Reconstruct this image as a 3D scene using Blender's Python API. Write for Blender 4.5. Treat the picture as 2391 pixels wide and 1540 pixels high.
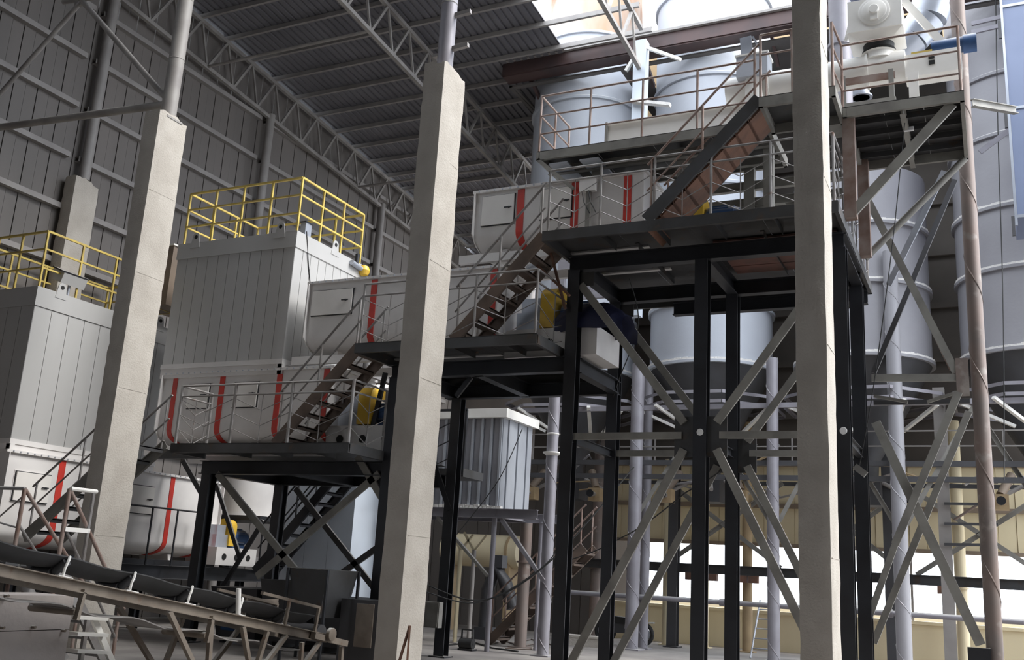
import bpy, bmesh, math, random
from mathutils import Vector, Matrix, noise
random.seed(7)
for o in list(bpy.data.objects): bpy.data.objects.remove(o)
S = bpy.context.scene; COL = S.collection
# ---------------------------------------------------------------- camera
FPX, CXP, CYP, EYE = 2295.7, 1195.5, 770.0, 1.6
YAW, PITCH, ROLL = -0.4597, 0.24328, 0.05893
_f = Vector((math.sin(YAW)*math.cos(PITCH), math.cos(YAW)*math.cos(PITCH), math.sin(PITCH)))
_r = Vector((math.cos(YAW), -math.sin(YAW), 0)); _u = _r.cross(_f)
CR = _r*math.cos(ROLL)+_u*math.sin(ROLL); CU = _u*math.cos(ROLL)-_r*math.sin(ROLL)
CP = Vector((0, 0, EYE))
cam = bpy.data.cameras.new('camera'); camo = bpy.data.objects.new('camera', cam); COL.objects.link(camo)
cam.sensor_width = 36; cam.lens = 36*FPX/2391; cam.clip_start = .05; cam.clip_end = 300
camo.matrix_world = Matrix(((CR.x, CU.x, -_f.x, 0), (CR.y, CU.y, -_f.y, 0), (CR.z, CU.z, -_f.z, EYE), (0, 0, 0, 1)))
S.camera = camo
# ---------------------------------------------------------------- light
w = bpy.data.worlds.new('sky'); S.world = w; w.use_nodes = True
nt = w.node_tree; bg = nt.nodes['Background']
bg.inputs['Color'].default_value = (0.86, 0.92, 1.0, 1); bg.inputs['Strength'].default_value = 4.4
sun = bpy.data.lights.new('sun', 'SUN'); sun.energy = 4.2; sun.angle = .5; sun.color = (1, .97, .93)
suno = bpy.data.objects.new('sun', sun); COL.objects.link(suno)
suno.rotation_euler = Vector((-.73, -.1, -.76)).to_track_quat('-Z', 'Y').to_euler()
S.view_settings.view_transform = 'Standard'; S.view_settings.look = 'None'
S.view_settings.gamma = 1; S.view_settings.use_curve_mapping = False
S.view_settings.exposure = 0.0

def ray(x, y):
    return CR*((x-CXP)/FPX)-CU*((y-CYP)/FPX)+_f
def PY(x, y, Y):
    d = ray(x, y); return CP+d*(Y/d.y)
def PX(x, y, X):
    d = ray(x, y); return CP+d*(X/d.x)
def PZ(x, y, Z):
    d = ray(x, y); return CP+d*((Z-EYE)/d.z)
def PD(x, y, D):
    return CP+ray(x, y)*D
# ---------------------------------------------------------------- materials
def mat(name, col, rough=.6, metal=0, col2=None, scale=3, lo=.4, hi=.65, bump=0, bscale=30, dust=0, dcol=(.62, .6, .57), stretch=(1, 1, 1), rust=None, rlo=.55):
    m = bpy.data.materials.new(name); m.use_nodes = True; n = m.node_tree.nodes; l = m.node_tree.links
    b = n['Principled BSDF']; b.inputs['Roughness'].default_value = rough; b.inputs['Metallic'].default_value = metal
    tc = n.new('ShaderNodeTexCoord'); mp = n.new('ShaderNodeMapping'); mp.inputs['Scale'].default_value = stretch
    geo = n.new('ShaderNodeNewGeometry')
    l.new(geo.outputs['Position'], mp.inputs['Vector'])
    def noi(sc, det=5):
        t = n.new('ShaderNodeTexNoise'); t.inputs['Scale'].default_value = sc; t.inputs['Detail'].default_value = det
        l.new(mp.outputs[0], t.inputs['Vector']); return t.outputs['Fac']
    def rng(src, a, c):
        r = n.new('ShaderNodeMapRange'); r.inputs[1].default_value = a; r.inputs[2].default_value = c; l.new(src, r.inputs[0]); return r.outputs[0]
    def mix(fac, a, c):
        x = n.new('ShaderNodeMix'); x.data_type = 'RGBA'; l.new(fac, x.inputs[0])
        for s, v in ((6, a), (7, c)):
            if isinstance(v, tuple): x.inputs[s].default_value = (*v, 1)
            else: l.new(v, x.inputs[s])
        return x.outputs[2]
    c = mix(rng(noi(scale), lo, hi), col, col2 or tuple(v*.8 for v in col))
    if rust: c = mix(rng(noi(scale*1.7+1), rlo, rlo+.12), c, rust)
    if dust:
        sx = n.new('ShaderNodeSeparateXYZ'); l.new(geo.outputs['Normal'], sx.inputs[0])
        r = rng(sx.outputs[2], .3, .9); mu = n.new('ShaderNodeMath'); mu.operation = 'MULTIPLY'; l.new(r, mu.inputs[0]); mu.inputs[1].default_value = dust
        c = mix(mu.outputs[0], c, dcol)
    l.new(c, b.inputs['Base Color'])
    if bump:
        bp = n.new('ShaderNodeBump'); bp.inputs['Strength'].default_value = bump; bp.inputs['Distance'].default_value = .02
        l.new(noi(bscale, 8), bp.inputs['Height']); l.new(bp.outputs[0], b.inputs['Normal'])
    return m
M = {}
M['concrete'] = mat('concrete', (.53, .49, .435), .9, 0, (.44, .4, .35), 2.2, .35, .7, .5, 34)
M['concrete_wall'] = mat('concrete_block', (.5, .45, .42), .9, 0, (.43, .39, .37), 2.5, .35, .7, .2, 18)
M['floor'] = mat('dusty_floor', (.34, .315, .29), .9, 0, (.22, .2, .19), .9, .35, .65, .3, 12)
M['wall'] = mat('wall_sheet', (.18, .16, .147), .55, 0, (.142, .13, .12), .8, .3, .7, .05, 8, stretch=(1, 1, .15))
M['hall'] = mat('dark_hall_sheet', (.12, .11, .105), .7, 0, (.1, .095, .09), .7)
M['roof'] = mat('roof_sheet', (.17, .165, .18), .5, .1, (.13, .128, .14), .7)
M['truss'] = mat('truss_steel', (.33, .31, .29), .6, .1, (.24, .22, .21), 2, dust=.6)
M['girt'] = mat('girt_steel', (.32, .3, .285), .6, .1, (.27, .25, .24), 2, dust=.9, dcol=(.5, .48, .46))
M['dark'] = mat('dark_painted_steel', (.032, .034, .04), .45, .3, (.022, .022, .025), 1.5, dust=.85, dcol=(.5, .48, .45))
M['deck'] = mat('deck_steel', (.075, .075, .078), .55, .3, (.05, .048, .046), 1.6, dust=.8, dcol=(.4, .38, .36), rust=(.085, .06, .045), rlo=.6)
M['brace'] = mat('dusty_brace_steel', (.28, .27, .245), .65, .15, (.2, .19, .175), 2.5, dust=.6)
M['rail'] = mat('grey_rail_steel', (.3, .29, .285), .5, .3, (.2, .18, .17), 3, dust=.9, dcol=(.66, .64, .62), rust=(.2, .12, .09), rlo=.66)
M['rustrail'] = mat('rusty_rail_steel', (.32, .25, .22), .6, .2, (.22, .14, .11), 4, dust=.9, dcol=(.66, .62, .58))
M['yellow'] = mat('yellow_paint', (.62, .47, .11), .5, 0, (.48, .35, .1), 3, dust=.3)
M['yellow2'] = mat('yellow_guard', (.75, .48, .05), .4, 0, (.65, .4, .05), 3)
M['panel'] = mat('white_cladding', (.5, .495, .485), .3, .1, (.455, .45, .44), .8, stretch=(1, 1, .3))
M['mixer'] = mat('mixer_paint', (.76, .735, .715), .42, 0, (.68, .655, .64), 1.5, dust=.5)
M['red'] = mat('red_paint', (.62, .045, .03), .45, 0, (.5, .035, .025), 3)
M['blue'] = mat('blue_motor', (.04, .1, .24), .45, 0, (.03, .07, .17), 4, dust=.7)
M['tarp'] = mat('navy_tarp', (.02, .024, .07), .6, 0, (.015, .017, .045), 3, bump=.5, bscale=9)
M['silo'] = mat('silo_grey', (.5, .53, .58), .5, .05, (.44, .46, .51), .7, .3, .7, .12, 14, dust=.9, dcol=(.75, .74, .72))
M['silow'] = mat('silo_pale', (.66, .64, .6), .5, 0, (.62, .5, .4), .8, .45, .75, .05, 10, stretch=(1, 1, .25), rust=(.5, .28, .15), rlo=.62)
M['silor'] = mat('silo_rusty', (.56, .53, .5), .6, 0, (.42, .25, .15), .35, .45, .62, .05, 10, stretch=(1, 1, .4), rust=(.36, .19, .1), rlo=.56)
M['silo_dusty'] = mat('silo_dusty', (.34, .335, .36), .55, .05, (.28, .275, .295), .7, .3, .7, .12, 14, dust=.9, dcol=(.72, .7, .68))  # darker copy of the silo grey, dimmer light at right put into the colour
M['dark_sheet'] = mat('dark_back_sheet', (.095, .08, .068), .6, 0, (.075, .062, .053), .8)  # shade below the roof line put into the back wall colour
M['redplank'] = mat('red_brown_plank', (.16, .075, .06), .8, 0, (.1, .06, .05), 2.5)
M['ribsheet'] = mat('ribbed_grey_sheet', (.27, .268, .295), .5, .15, (.22, .22, .245), 1.5, dust=.8)
M['palesheet'] = mat('pale_grey_sheet', (.4, .42, .455), .5, .1, (.35, .365, .4), 1.5, dust=.8)
M['return'] = mat('dusty_return_belt', (.3, .28, .265), .85, 0, (.22, .205, .195), 3, dust=.6)
M['cone'] = mat('cone_dark', (.075, .075, .082), .55, .2, (.06, .058, .06), 1)
M['pipe'] = mat('purple_grey_pipe', (.31, .3, .33), .55, .2, (.25, .235, .26), 2.2, .35, .65, .1, 16, dust=.8)
M['bpipe'] = mat('brown_pipe', (.25, .19, .165), .6, .2, (.2, .17, .155), 1.6, .35, .65, .1, 14, rust=(.33, .29, .26), rlo=.58)
M['white'] = mat('white_machine', (.86, .84, .8), .5, 0, (.8, .78, .73), 2.5, dust=.5, dcol=(.8, .78, .74))
M['galv'] = mat('galvanised_duct', (.45, .48, .54), .35, .5, (.38, .4, .45), 2, dust=.7)
M['rust'] = mat('rusty_plank', (.2, .1, .065), .75, .1, (.13, .075, .055), 2.5, bump=.3, bscale=12)
M['tread'] = mat('brown_tread', (.16, .115, .09), .7, .1, (.1, .075, .062), 2.5, dust=.5)
M['beige'] = mat('beige_sheet', (.78, .68, .46), .55, 0, (.72, .62, .42), .8, stretch=(1, 1, .2))
M['brown'] = mat('brown_shade_sheet', (.26, .2, .15), .6, 0, (.2, .155, .12), .8)  # plain brown for wall rails, side box and valve spouts
M['belt'] = mat('belt_rubber', (.07, .068, .07), .75, 0, (.05, .05, .05), 3, dust=.55, dcol=(.35, .34, .33))
M['conv'] = mat('dusty_conveyor_steel', (.25, .21, .17), .7, .1, (.18, .145, .115), 3, dust=1, dcol=(.72, .7, .66), rust=(.2, .13, .09), rlo=.62)
M['cable'] = mat('cable_black', (.02, .02, .02), .6)
M['rubber'] = mat('black_rubber', (.025, .025, .025), .7)
M['glass_blue'] = mat('blue_sheet', (.19, .225, .33), .4, .1, (.15, .18, .27), .5)
M['redbrown'] = mat('red_brown_gutter', (.085, .05, .047), .5, .1, (.06, .04, .04), 1.5, dust=.9, dcol=(.7, .68, .66))
M['sil'] = mat('silver_sheet', (.62, .68, .76), .4, .1, (.58, .63, .7), 1)
M['dustw'] = mat('white_dust', (.78, .76, .73), .95, 0, (.7, .68, .66), 6, bump=.6, bscale=25)
M['hole'] = mat('dark_hole', (.012, .012, .012), .8)
M['wood'] = mat('wood_board', (.45, .33, .19), .7, 0, (.36, .26, .15), 2)
M['chev'] = mat('pale_door', (.8, .77, .73), .45, 0, (.74, .71, .67), 1.5)
M['print'] = mat('white_print', (.8, .8, .8), .6)
# ---------------------------------------------------------------- mesh builder
class G:
    def __init__(s): s.v = []; s.f = []; s.s = []
    def add(s, vs, fs, sm=False):
        k = len(s.v); s.v += [Vector(a) for a in vs]; s.f += [[i+k for i in f] for f in fs]; s.s += [sm]*len(fs); return s
    def box(s, a, b):
        x0, y0, z0 = map(min, a, b); x1, y1, z1 = map(max, a, b)
        return s.add([(x0, y0, z0), (x1, y0, z0), (x1, y1, z0), (x0, y1, z0), (x0, y0, z1), (x1, y0, z1), (x1, y1, z1), (x0, y1, z1)],
            [(0, 3, 2, 1), (4, 5, 6, 7), (0, 1, 5, 4), (1, 2, 6, 5), (2, 3, 7, 6), (3, 0, 4, 7)])
    def fr(s, p, q, up=(0, 0, 1)):
        p, q = Vector(p), Vector(q); d = (q-p).normalized(); up = Vector(up)
        if abs(d.dot(up)) > .98: up = Vector((0, 1, 0)) if abs(d.y) < .9 else Vector((1, 0, 0))
        r = d.cross(up).normalized(); return p, q, r, r.cross(d)
    def ob(s, p, q, w, h, up=(0, 0, 1), ox=0, oz=0):
        p, q, r, u = s.fr(p, q, up); vs = []
        for e in (p, q):
            for a, b in ((-1, -1), (1, -1), (1, 1), (-1, 1)): vs.append(e+r*(ox+a*w/2)+u*(oz+b*h/2))
        return s.add(vs, [(0, 1, 2, 3), (7, 6, 5, 4), (0, 4, 5, 1), (1, 5, 6, 2), (2, 6, 7, 3), (3, 7, 4, 0)])
    def ib(s, p, q, w, h, t=.012, up=(0, 0, 1)):   # I section: flanges normal to up
        s.ob(p, q, w, t, up, 0, h/2-t/2); s.ob(p, q, w, t, up, 0, -h/2+t/2); return s.ob(p, q, t, h-2*t, up)
    def cs(s, p, q, w, h, t=.01, up=(0, 0, 1), side=1):
        s.ob(p, q, w, t, up, 0, h/2-t/2); s.ob(p, q, w, t, up, 0, -h/2+t/2); return s.ob(p, q, t, h-2*t, up, side*(w/2-t/2))
    def la(s, p, q, a, b, t=.008, up=(0, 0, 1)):   # angle: leg a flat, leg b upright
        s.ob(p, q, a, t, up, 0, 0); return s.ob(p, q, t, b, up, a/2-t/2, -b/2-t/2)
    def tube(s, p, q, r, n=10, r2=None):
        p, q, a, b = s.fr(p, q); r2 = r if r2 is None else r2; k = len(s.v)
        vs = [e+(a*math.cos(t)+b*math.sin(t))*rr for e, rr in ((p, r), (q, r2)) for t in [2*math.pi*i/n for i in range(n)]]
        s.add(vs, [(i, n+i, n+(i+1) % n, (i+1) % n) for i in range(n)], True)
        s.f += [[k+i for i in range(n)], [k+n+n-1-i for i in range(n)]]; s.s += [False, False]; return s
    def path(s, pts, r, n=6):
        pts = [Vector(p) for p in pts]; k = len(s.v); rings = []; pr = None
        for i, p in enumerate(pts):
            d = (pts[min(i+1, len(pts)-1)]-pts[max(i-1, 0)]).normalized()
            if pr is None:
                up = Vector((0, 0, 1)) if abs(d.z) < .9 else Vector((1, 0, 0)); a = d.cross(up).normalized()
            else: a = (pr-d*pr.dot(d)).normalized()
            pr = a; b = d.cross(a)
            s.v += [p+(a*math.cos(2*math.pi*j/n)+b*math.sin(2*math.pi*j/n))*r for j in range(n)]
        for i in range(len(pts)-1):
            for j in range(n):
                s.f.append([k+i*n+j, k+i*n+(j+1) % n, k+(i+1)*n+(j+1) % n, k+(i+1)*n+j]); s.s.append(True)
        s.f += [[k+j for j in reversed(range(n))], [k+(len(pts)-1)*n+j for j in range(n)]]; s.s += [False]*2; return s
    def lathe(s, c, prof, n=24, ax=(0, 0, 1), sm=True):
        c = Vector(c); z = Vector(ax).normalized(); x = Vector((1, 0, 0)) if abs(z.x) < .9 else Vector((0, 1, 0)); x = (x-z*x.dot(z)).normalized(); y = z.cross(x); k = len(s.v)
        for r, h in prof: s.v += [c+z*h+(x*math.cos(2*math.pi*i/n)+y*math.sin(2*math.pi*i/n))*r for i in range(n)]
        for j in range(len(prof)-1):
            for i in range(n): s.f.append([k+j*n+i, k+j*n+(i+1) % n, k+(j+1)*n+(i+1) % n, k+(j+1)*n+i]); s.s.append(sm)
        s.f += [[k+i for i in reversed(range(n))], [k+(len(prof)-1)*n+i for i in range(n)]]; s.s += [False]*2; return s
    def poly(s, pts, ext):
        pts = [Vector(p) for p in pts]; e = Vector(ext); n = len(pts)
        nr = Vector((0, 0, 0))
        for i in range(n): nr += pts[i].cross(pts[(i+1) % n])
        if nr.dot(e) > 0: pts.reverse()
        return s.add(pts+[p+e for p in pts], [list(range(n)), [2*n-1-i for i in range(n)]]+[[i, n+i, n+(i+1) % n, (i+1) % n] for i in range(n)])
    def done(s, name, m, parent=None, c=None):
        me = bpy.data.meshes.new(name)
        xs = [v.x for v in s.v]; ys = [v.y for v in s.v]; zs = [v.z for v in s.v]
        if c is None: c = Vector(((min(xs)+max(xs))/2, (min(ys)+max(ys))/2, min(zs)))
        me.from_pydata([v-c for v in s.v], [], s.f); me.materials.append(M[m] if isinstance(m, str) else m)
        me.polygons.foreach_set('use_smooth', s.s); me.set_sharp_from_angle(angle=.7)
        o = bpy.data.objects.new(name, me); COL.objects.link(o)
        q = parent; off = Vector((0, 0, 0))
        while q: off += q.location; q = q.parent
        o.parent = parent; o.location = c-off
        return o
ROOTS = []
def thing(name, label, cat, group=None):
    o = bpy.data.objects.new(name, None); COL.objects.link(o); o.empty_display_size = .2
    o['label'] = label; o['category'] = cat
    if group: o['group'] = group
    ROOTS.append(o); return o
def one(g, name, m, label, cat, group=None):
    o = g.done(name, m); o['label'] = label; o['category'] = cat
    if group: o['group'] = group
    return o
def struct(g, name, m):
    o = g.done(name, m); o['kind'] = 'structure'; return o
def settle():
    for r in ROOTS:
        lo = [1e9]*3; hi = [-1e9]*3
        def rec(o, off):
            for c in o.children:
                l = off+c.location
                if c.type == 'MESH':
                    for v in c.bound_box:
                        for i in range(3): lo[i] = min(lo[i], v[i]+l[i]); hi[i] = max(hi[i], v[i]+l[i])
                rec(c, l)
        rec(r, Vector((0, 0, 0)))
        b = Vector(((lo[0]+hi[0])/2, (lo[1]+hi[1])/2, lo[2])); r.location = b
        for c in r.children: c.location -= b
V = Vector
# ================================================================ setting
g = G().box((-30, -6, -.12), (30, 60, 0)); struct(g, 'floor', 'floor')
XW = -19.75
RZ = lambda Y: 16.42-.085*(Y-20)          # roof sheet height
# left wall: sheets, girts
wl = struct(G().box((XW-.16, -4, 0), (XW-.06, 36, RZ(36)-.1)), 'wall_left', 'wall')
for i in range(100):
    y = 5+i*.31
    G().box((XW-.06, y+.008, 0), (XW-.02+.014*(i % 2), y+.302, RZ(y+.31)-.08)).done('wall_sheet', 'wall', wl)
for z in (1.6, 2.9, 4.2, 5.53, 6.86, 8.18, 9.51, 10.82, 12.14, 13.46, 14.78):
    for a, b in ((4.9, 8.7), (8.95, 15.05), (15.3, 21.45), (21.7, 27.85), (28.1, 34)):
        G().cs((XW+.06, a, z), (XW+.06, b, z), .16, .13, .012).done('girt', 'girt', wl)
# far end wall of the left bay, walls behind the camera
struct(G().box((-20, 35.9, 0), (-12.4, 36, 15.2)), 'wall_end', 'wall')
struct(G().box((-20, -6, 0), (10, -5.9, 18.6)), 'wall_rear', 'hall')
struct(G().box((8, -6, 0), (8.1, 11.7, 18.6)), 'wall_right', 'hall')  # unseen right wall, its length set to keep side light off front faces
# back wall with its long window band
BY = 28.2
wb = struct(G().box((-10.4, BY, 0), (8, BY+.2, .96)).box((-10.4, BY+.06, 2.8), (8, BY+.12, 5.05)), 'wall_back', 'beige')
G().box((-13, BY+.14, 5.0), (8, BY+.24, 15.7)).done('dark_sheeting', 'dark_sheet', wb); G().box((-13, BY+.14, 15.7), (8, BY+.24, 19)).done('upper_sheeting', 'wood', wb)  # one wall: shade coloured in below the roof line, lit tan above
for z in (6.4, 7.9, 9.4, 10.9, 12.4, 13.9, 15.5, 17): G().ob((-13, BY+.05, z), (8, BY+.05, z), .1, .16).done('girt', 'dark_sheet' if z < 15.4 else 'wood', wb)
for r, (z0, z1) in enumerate(((2.84, 3.82), (3.92, 4.98))):
    for i in range(44):
        x = -10.4+i*.42
        G().box((x+.008, BY+.02+.015*(i % 2), z0), (x+.412, BY+.06, z1)).done('wall_sheet', 'beige', wb)
for z, h in ((2.8, .1), (3.87, .12), (5.02, .1)): G().ob((-10.4, BY-.03, z), (8, BY-.03, z), .1, h).done('rail', 'brown', wb)
G().ob((-10.4, BY+.08, 1.0), (8, BY+.08, 1.0), .3, .08).done('sill', 'beige', wb)
for x in (-9.2, -7.4, -5.6, -3.8, -2.0, -.2, 1.6, 3.4, 5.2, 7): G().box((x-.03, BY+.05, .98), (x+.03, BY+.12, 2.8)).done('mullion', 'girt', wb)
wb2 = struct(G().box((-20, BY+.1, 0), (-10.4, BY+.2, 5)), 'wall_back_left', 'wall')
for i in range(24): G().box((-20+i*.4+.01, BY+.04+.02*(i % 2), 0), (-20+i*.4+.39, BY+.1, 5)).done('wall_sheet', 'wall', wb2)
# low annexe wall seen through the window band
struct(G().box((-14, 40, 0), (12, 40.2, 1.1)), 'wall_yard', 'beige')
# roof
ce = struct(G().box((-20.1, 35.7, RZ(36)+.05), (-10.3, 36, RZ(36)+.12)), 'ceiling', 'roof')
for i in range(11):
    x0 = -20.1+i*.891; vs = []; fs = []; prof = []
    for k in range(4):
        a = x0+k*.2228; prof += [(a, 0), (a+.14, 0), (a+.16, .045), (a+.205, .045)]
    prof.append((x0+.891, 0)); n = len(prof)
    for Y in (-6, 36): vs += [(x, Y, RZ(Y)+h) for x, h in prof]
    for Y in (-6, 36): vs += [(x, Y, RZ(Y)+h+.02) for x, h in prof]
    for j in range(n-1):
        fs += [(j, j+1, n+j+1, n+j), (2*n+j, 3*n+j, 3*n+j+1, 2*n+j+1), (j, 2*n+j, 2*n+j+1, j+1), (n+j, n+j+1, 3*n+j+1, 3*n+j)]
    fs += [(0, n, 3*n, 2*n), (n-1, 3*n-1, 4*n-1, 2*n-1)]
    G().add(vs, fs).done('roof_sheet', 'roof', ce)
struct(G().add([(-10.3, -6, RZ(-6)), (10, -6, RZ(-6)), (10, 11.7, RZ(11.7)), (-10.3, 11.7, RZ(11.7)), (-10.3, -6, RZ(-6)+.06), (10, -6, RZ(-6)+.06), (10, 11.7, RZ(11.7)+.06), (-10.3, 11.7, RZ(11.7)+.06)],
    [(0, 3, 2, 1), (4, 5, 6, 7), (0, 1, 5, 4), (1, 2, 6, 5), (2, 3, 7, 6), (3, 0, 4, 7)]), 'ceiling_front', 'roof')
i = 0
Y = 3.0
while Y < 35:
    z = RZ(Y)-.08; x1 = -7.6 if Y > 11.7 and Y < 23 else (-12.4 if Y >= 23 else 9)
    G().cs((-19.7, Y, z), (x1, Y, z), .07, .14, .012, (0, .085, 1)).done('purlin', 'girt', ce); Y += 1.1
# gutter beam at the edge of the opening, lean-to strip behind it
gz = RZ(23.28)
gt = thing('gutter_beam', 'long reddish brown gutter beam with bright top edge crossing in front of the silos', 'beam')
G().box((-12.3, 23.2, gz-.36), (9, 23.24, gz+.02)).done('fascia', 'redbrown', gt)
G().box((-12.3, 23.1, gz+.02), (9, 23.5, gz+.09)).done('top_edge', 'girt', gt)
G().box((-12.3, 23.24, gz-.4), (9, 23.7, gz-.36)).done('soffit', 'redbrown', gt)
for x in (-11.6, -8.6, -8.1, -4.6, -4.1, -.6): G().ob((x, 23.7, gz-.3), (x, 24.6, gz-.75), .08, .12).done('strut', 'redbrown', gt)

rb = struct(G().box((-12.3, 23.7, 15.62), (-12.2, 28.2, 15.7)), 'ceiling_back', 'hall')
for x0, x1, y0, y1 in ((-12.3, -12.12, 23.7, 28.3), (-8.86, -8.25, 23.7, 28.3), (-4.99, -.5, 23.7, 28.3), (2.76, 9, 23.7, 28.3), (-12.12, -8.86, 23.7, 23.87), (-8.25, -4.99, 23.7, 23.87), (-.5, 2.76, 23.7, 23.87), (-12.12, -8.86, 27.13, 28.3), (-8.25, -4.99, 27.13, 28.3), (-.5, 2.76, 27.13, 28.3)):
    G().box((x0, y0, 15.64), (x1, y1, 15.69)).done('roof_sheet', 'hall', rb)
wr = struct(G().box((8, 11.7, 0), (8.1, 21, 4.6)), 'wall_right_low', 'hall')  # unseen low wall added to block side light and darken the lower left

# trusses
def truss(x, ya, yb, label, webs=True):
    t = thing('roof_truss', label, 'truss', 'roof trusses')
    bz = lambda Y: RZ(Y)-1.42; tz = lambda Y: RZ(Y)-.22
    for nm, f in (('top_chord', tz), ('bottom_chord', bz)):
        G().ob((x, ya, f(ya)), (x, yb, f(yb)), .11, .11).done(nm, 'truss', t)
    k = 0; Y = 18.41-1.1*math.floor((18.41-ya)/1.1)
    while Y+.5 < yb:
        G().ob((x, Y, tz(Y)), (x, Y+.42, bz(Y+.42)), .055, .055).done('web_member', 'truss', t)
        if Y+1.1 < yb: G().ob((x, Y+.42, bz(Y+.42)), (x, Y+1.08, tz(Y+1.08)), .07, .07).done('web_member', 'truss', t)
        Y += 1.1
    return t
truss(-19.5, 13.2, 34.5, 'dusty lattice roof truss running down along the left sheet wall')
truss(-13.95, 15.2, 33, 'dusty lattice roof truss passing behind the middle concrete pillar')
t3 = truss(-7.8, 17.6, 22.5, 'short lattice truss ending on the pale post between two silos')
tb = lambda Y: RZ(Y)-1.42
for a, (x0, x1, Y, lab) in enumerate(((-19.45, -14, 18.83, 'thin tie tube between the two long trusses nearest the top'), (-19.45, -14, 26.5, 'thin tie tube between the two long trusses above the yellow railing'))):
    one(G().tube((x0, Y, tb(Y)+.02), (x1, Y, tb(Y)+.02), .045), 'tie_tube', 'truss', lab, 'tube', 'truss ties')

# concrete pillars with ragged edges
def pillar(x0, x1, y0, y1, z1, name, label, group='concrete pillars', seed=0):
    rnd = random.Random(seed); t = thing(name, label, 'pillar', group)
    bm = bmesh.new(); nz = 60; ring = []; per = []
    nx, ny = 5, 8
    for i in range(nx): per.append((i/nx, 0))
    for i in range(ny): per.append((1, i/ny))
    for i in range(nx): per.append((1-i/nx, 1))
    for i in range(ny): per.append((0, 1-i/ny))
    vs = []; fs = []; n = len(per)
    for k in range(nz+1):
        z = z1*k/nz
        for (u, v) in per:
            p = Vector((x0+(x1-x0)*u, y0+(y1-y0)*v, z)); corner = (u in (0, 1)) and (v in (0, 1))
            d = noise.noise(p*1.5)*.006+noise.noise(p*9)*.004
            nrm = Vector(((u-.5)*2 if u in (0, 1) else 0, (v-.5)*2 if v in (0, 1) else 0, 0))
            q = p+nrm*d
            if corner: q -= nrm*(.004+abs(noise.noise(p*7+Vector((seed, 0, 0))))*.02)
            if k == nz: q.z -= abs(noise.noise(p*5))*.1+(.06 if v > .7 else 0)
            vs.append(q)
    for k in range(nz):
        for i in range(n): fs.append((k*n+i, k*n+(i+1) % n, (k+1)*n+(i+1) % n, (k+1)*n+i))
    vs.append(Vector(((x0+x1)/2, (y0+y1)/2, z1))); c = len(vs)-1
    for i in range(n): fs.append((nz*n+i, nz*n+(i+1) % n, c))
    fs.append(list(reversed(range(n))))
    gg = G(); gg.add(vs, fs, False); sh = gg.done('shaft', 'concrete', t)
    for zj in [z1*q for q in (.2, .44, .66, .84)]:
        zz = zj+rnd.uniform(-.15, .15)
        gg = G(); gg.box((x1-.01, y0+.05, zz), (x1+.004, y1-.05, zz+.008)); gg.done('pour_joint', 'concrete', t)
    return t
pA = pillar(-14.16, -13.77, 12.3, 13.02, 9.78, 'concrete_pillar', 'tall concrete pillar at left with a slim steel post and tube braces on its head', seed=1)
pB = pillar(-7.97, -7.58, 12.3, 13.0, 9.62, 'concrete_pillar', 'tall concrete pillar in the middle standing before the stepped platforms', seed=2)
pC = pillar(-2.12, -1.735, 12.3, 13.0, 10.4, 'concrete_pillar', 'tall concrete pillar at right rising past the top of the view', seed=3)
pD = pillar(-19.64, -19.26, 15.04, 15.74, 10.27, 'concrete_pillar', 'short dim concrete pillar against the left sheet wall', seed=4)
for x, Y, z0, r, lab in ((-13.96, 12.68, 9.7, .15, 'round steel post standing on the left concrete pillar'), (-7.8, 12.66, 9.55, .135, 'round steel post standing on the middle concrete pillar')):
    t = thing('steel_post', lab, 'post', 'posts on pillars')
    G().tube((x, Y, z0), (x, Y, RZ(Y)-.2), r, 20).done('tube', 'pipe' if x > -9 else 'truss', t)
    G().box((x-.2, Y-.2, z0-.02), (x+.2, Y+.2, z0+.02)).done('base_plate', 'truss', t)
    for k in (1, 2, 3): G().lathe((x, Y, z0+k*1.3), [(r, -.01), (r+.008, 0), (r, .01)], 20).done('weld_seam', 'truss', t)
    if x > -9:
        for z in (10.0, 10.62, 11.3):
            G().ob((x+.1, Y, z), (x+.42, Y, z+.02), .07, .07).done('bracket', 'girt', t)
            if z < 10.1: G().ob((x-.3, Y+.1, z), (x, Y+.1, z), .06, .06).done('bracket', 'girt', t)
for Y, lab in ((15.45, 'grey steel post on the short pillar at the left wall'), (21.7, 'grey steel post at the left wall above the yellow railing'), (28.1, 'grey steel post at the left wall beyond the white box filters')):
    one(G().tube((-19.5, Y, 10.3 if Y < 20 else 0), (-19.5, Y, RZ(Y)-1.3), .13, 16), 'wall_post', 'girt', lab, 'post', 'wall posts')
# bracing at the head of the left pillar
mid = PY(192, 2, 12.68)
t = thing('pillar_bracing', 'tube bracing reaching left from the head of the left pillar', 'brace')
a = Vector((-14.05, 12.68, 10.12))
G().tube(a-Vector((.05, 0, .05)), PY(-60, 305, 12.68), .075, 12).done('strut', 'truss', t)
G().tube(a+Vector((-.05, 0, .1)), mid, .06, 12).done('diagonal', 'truss', t)
G().tube(mid, PY(-40, 265, 12.68), .05, 12).done('diagonal', 'truss', t)
G().tube(mid+Vector((-.6, 0, .1)), mid+Vector((.5, 0, -.02)), .05, 10).done('node', 'truss', t)
G().box(mid-Vector((.2, .02, .12)), mid+Vector((.12, .02, .1))).done('gusset', 'truss', t)
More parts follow.
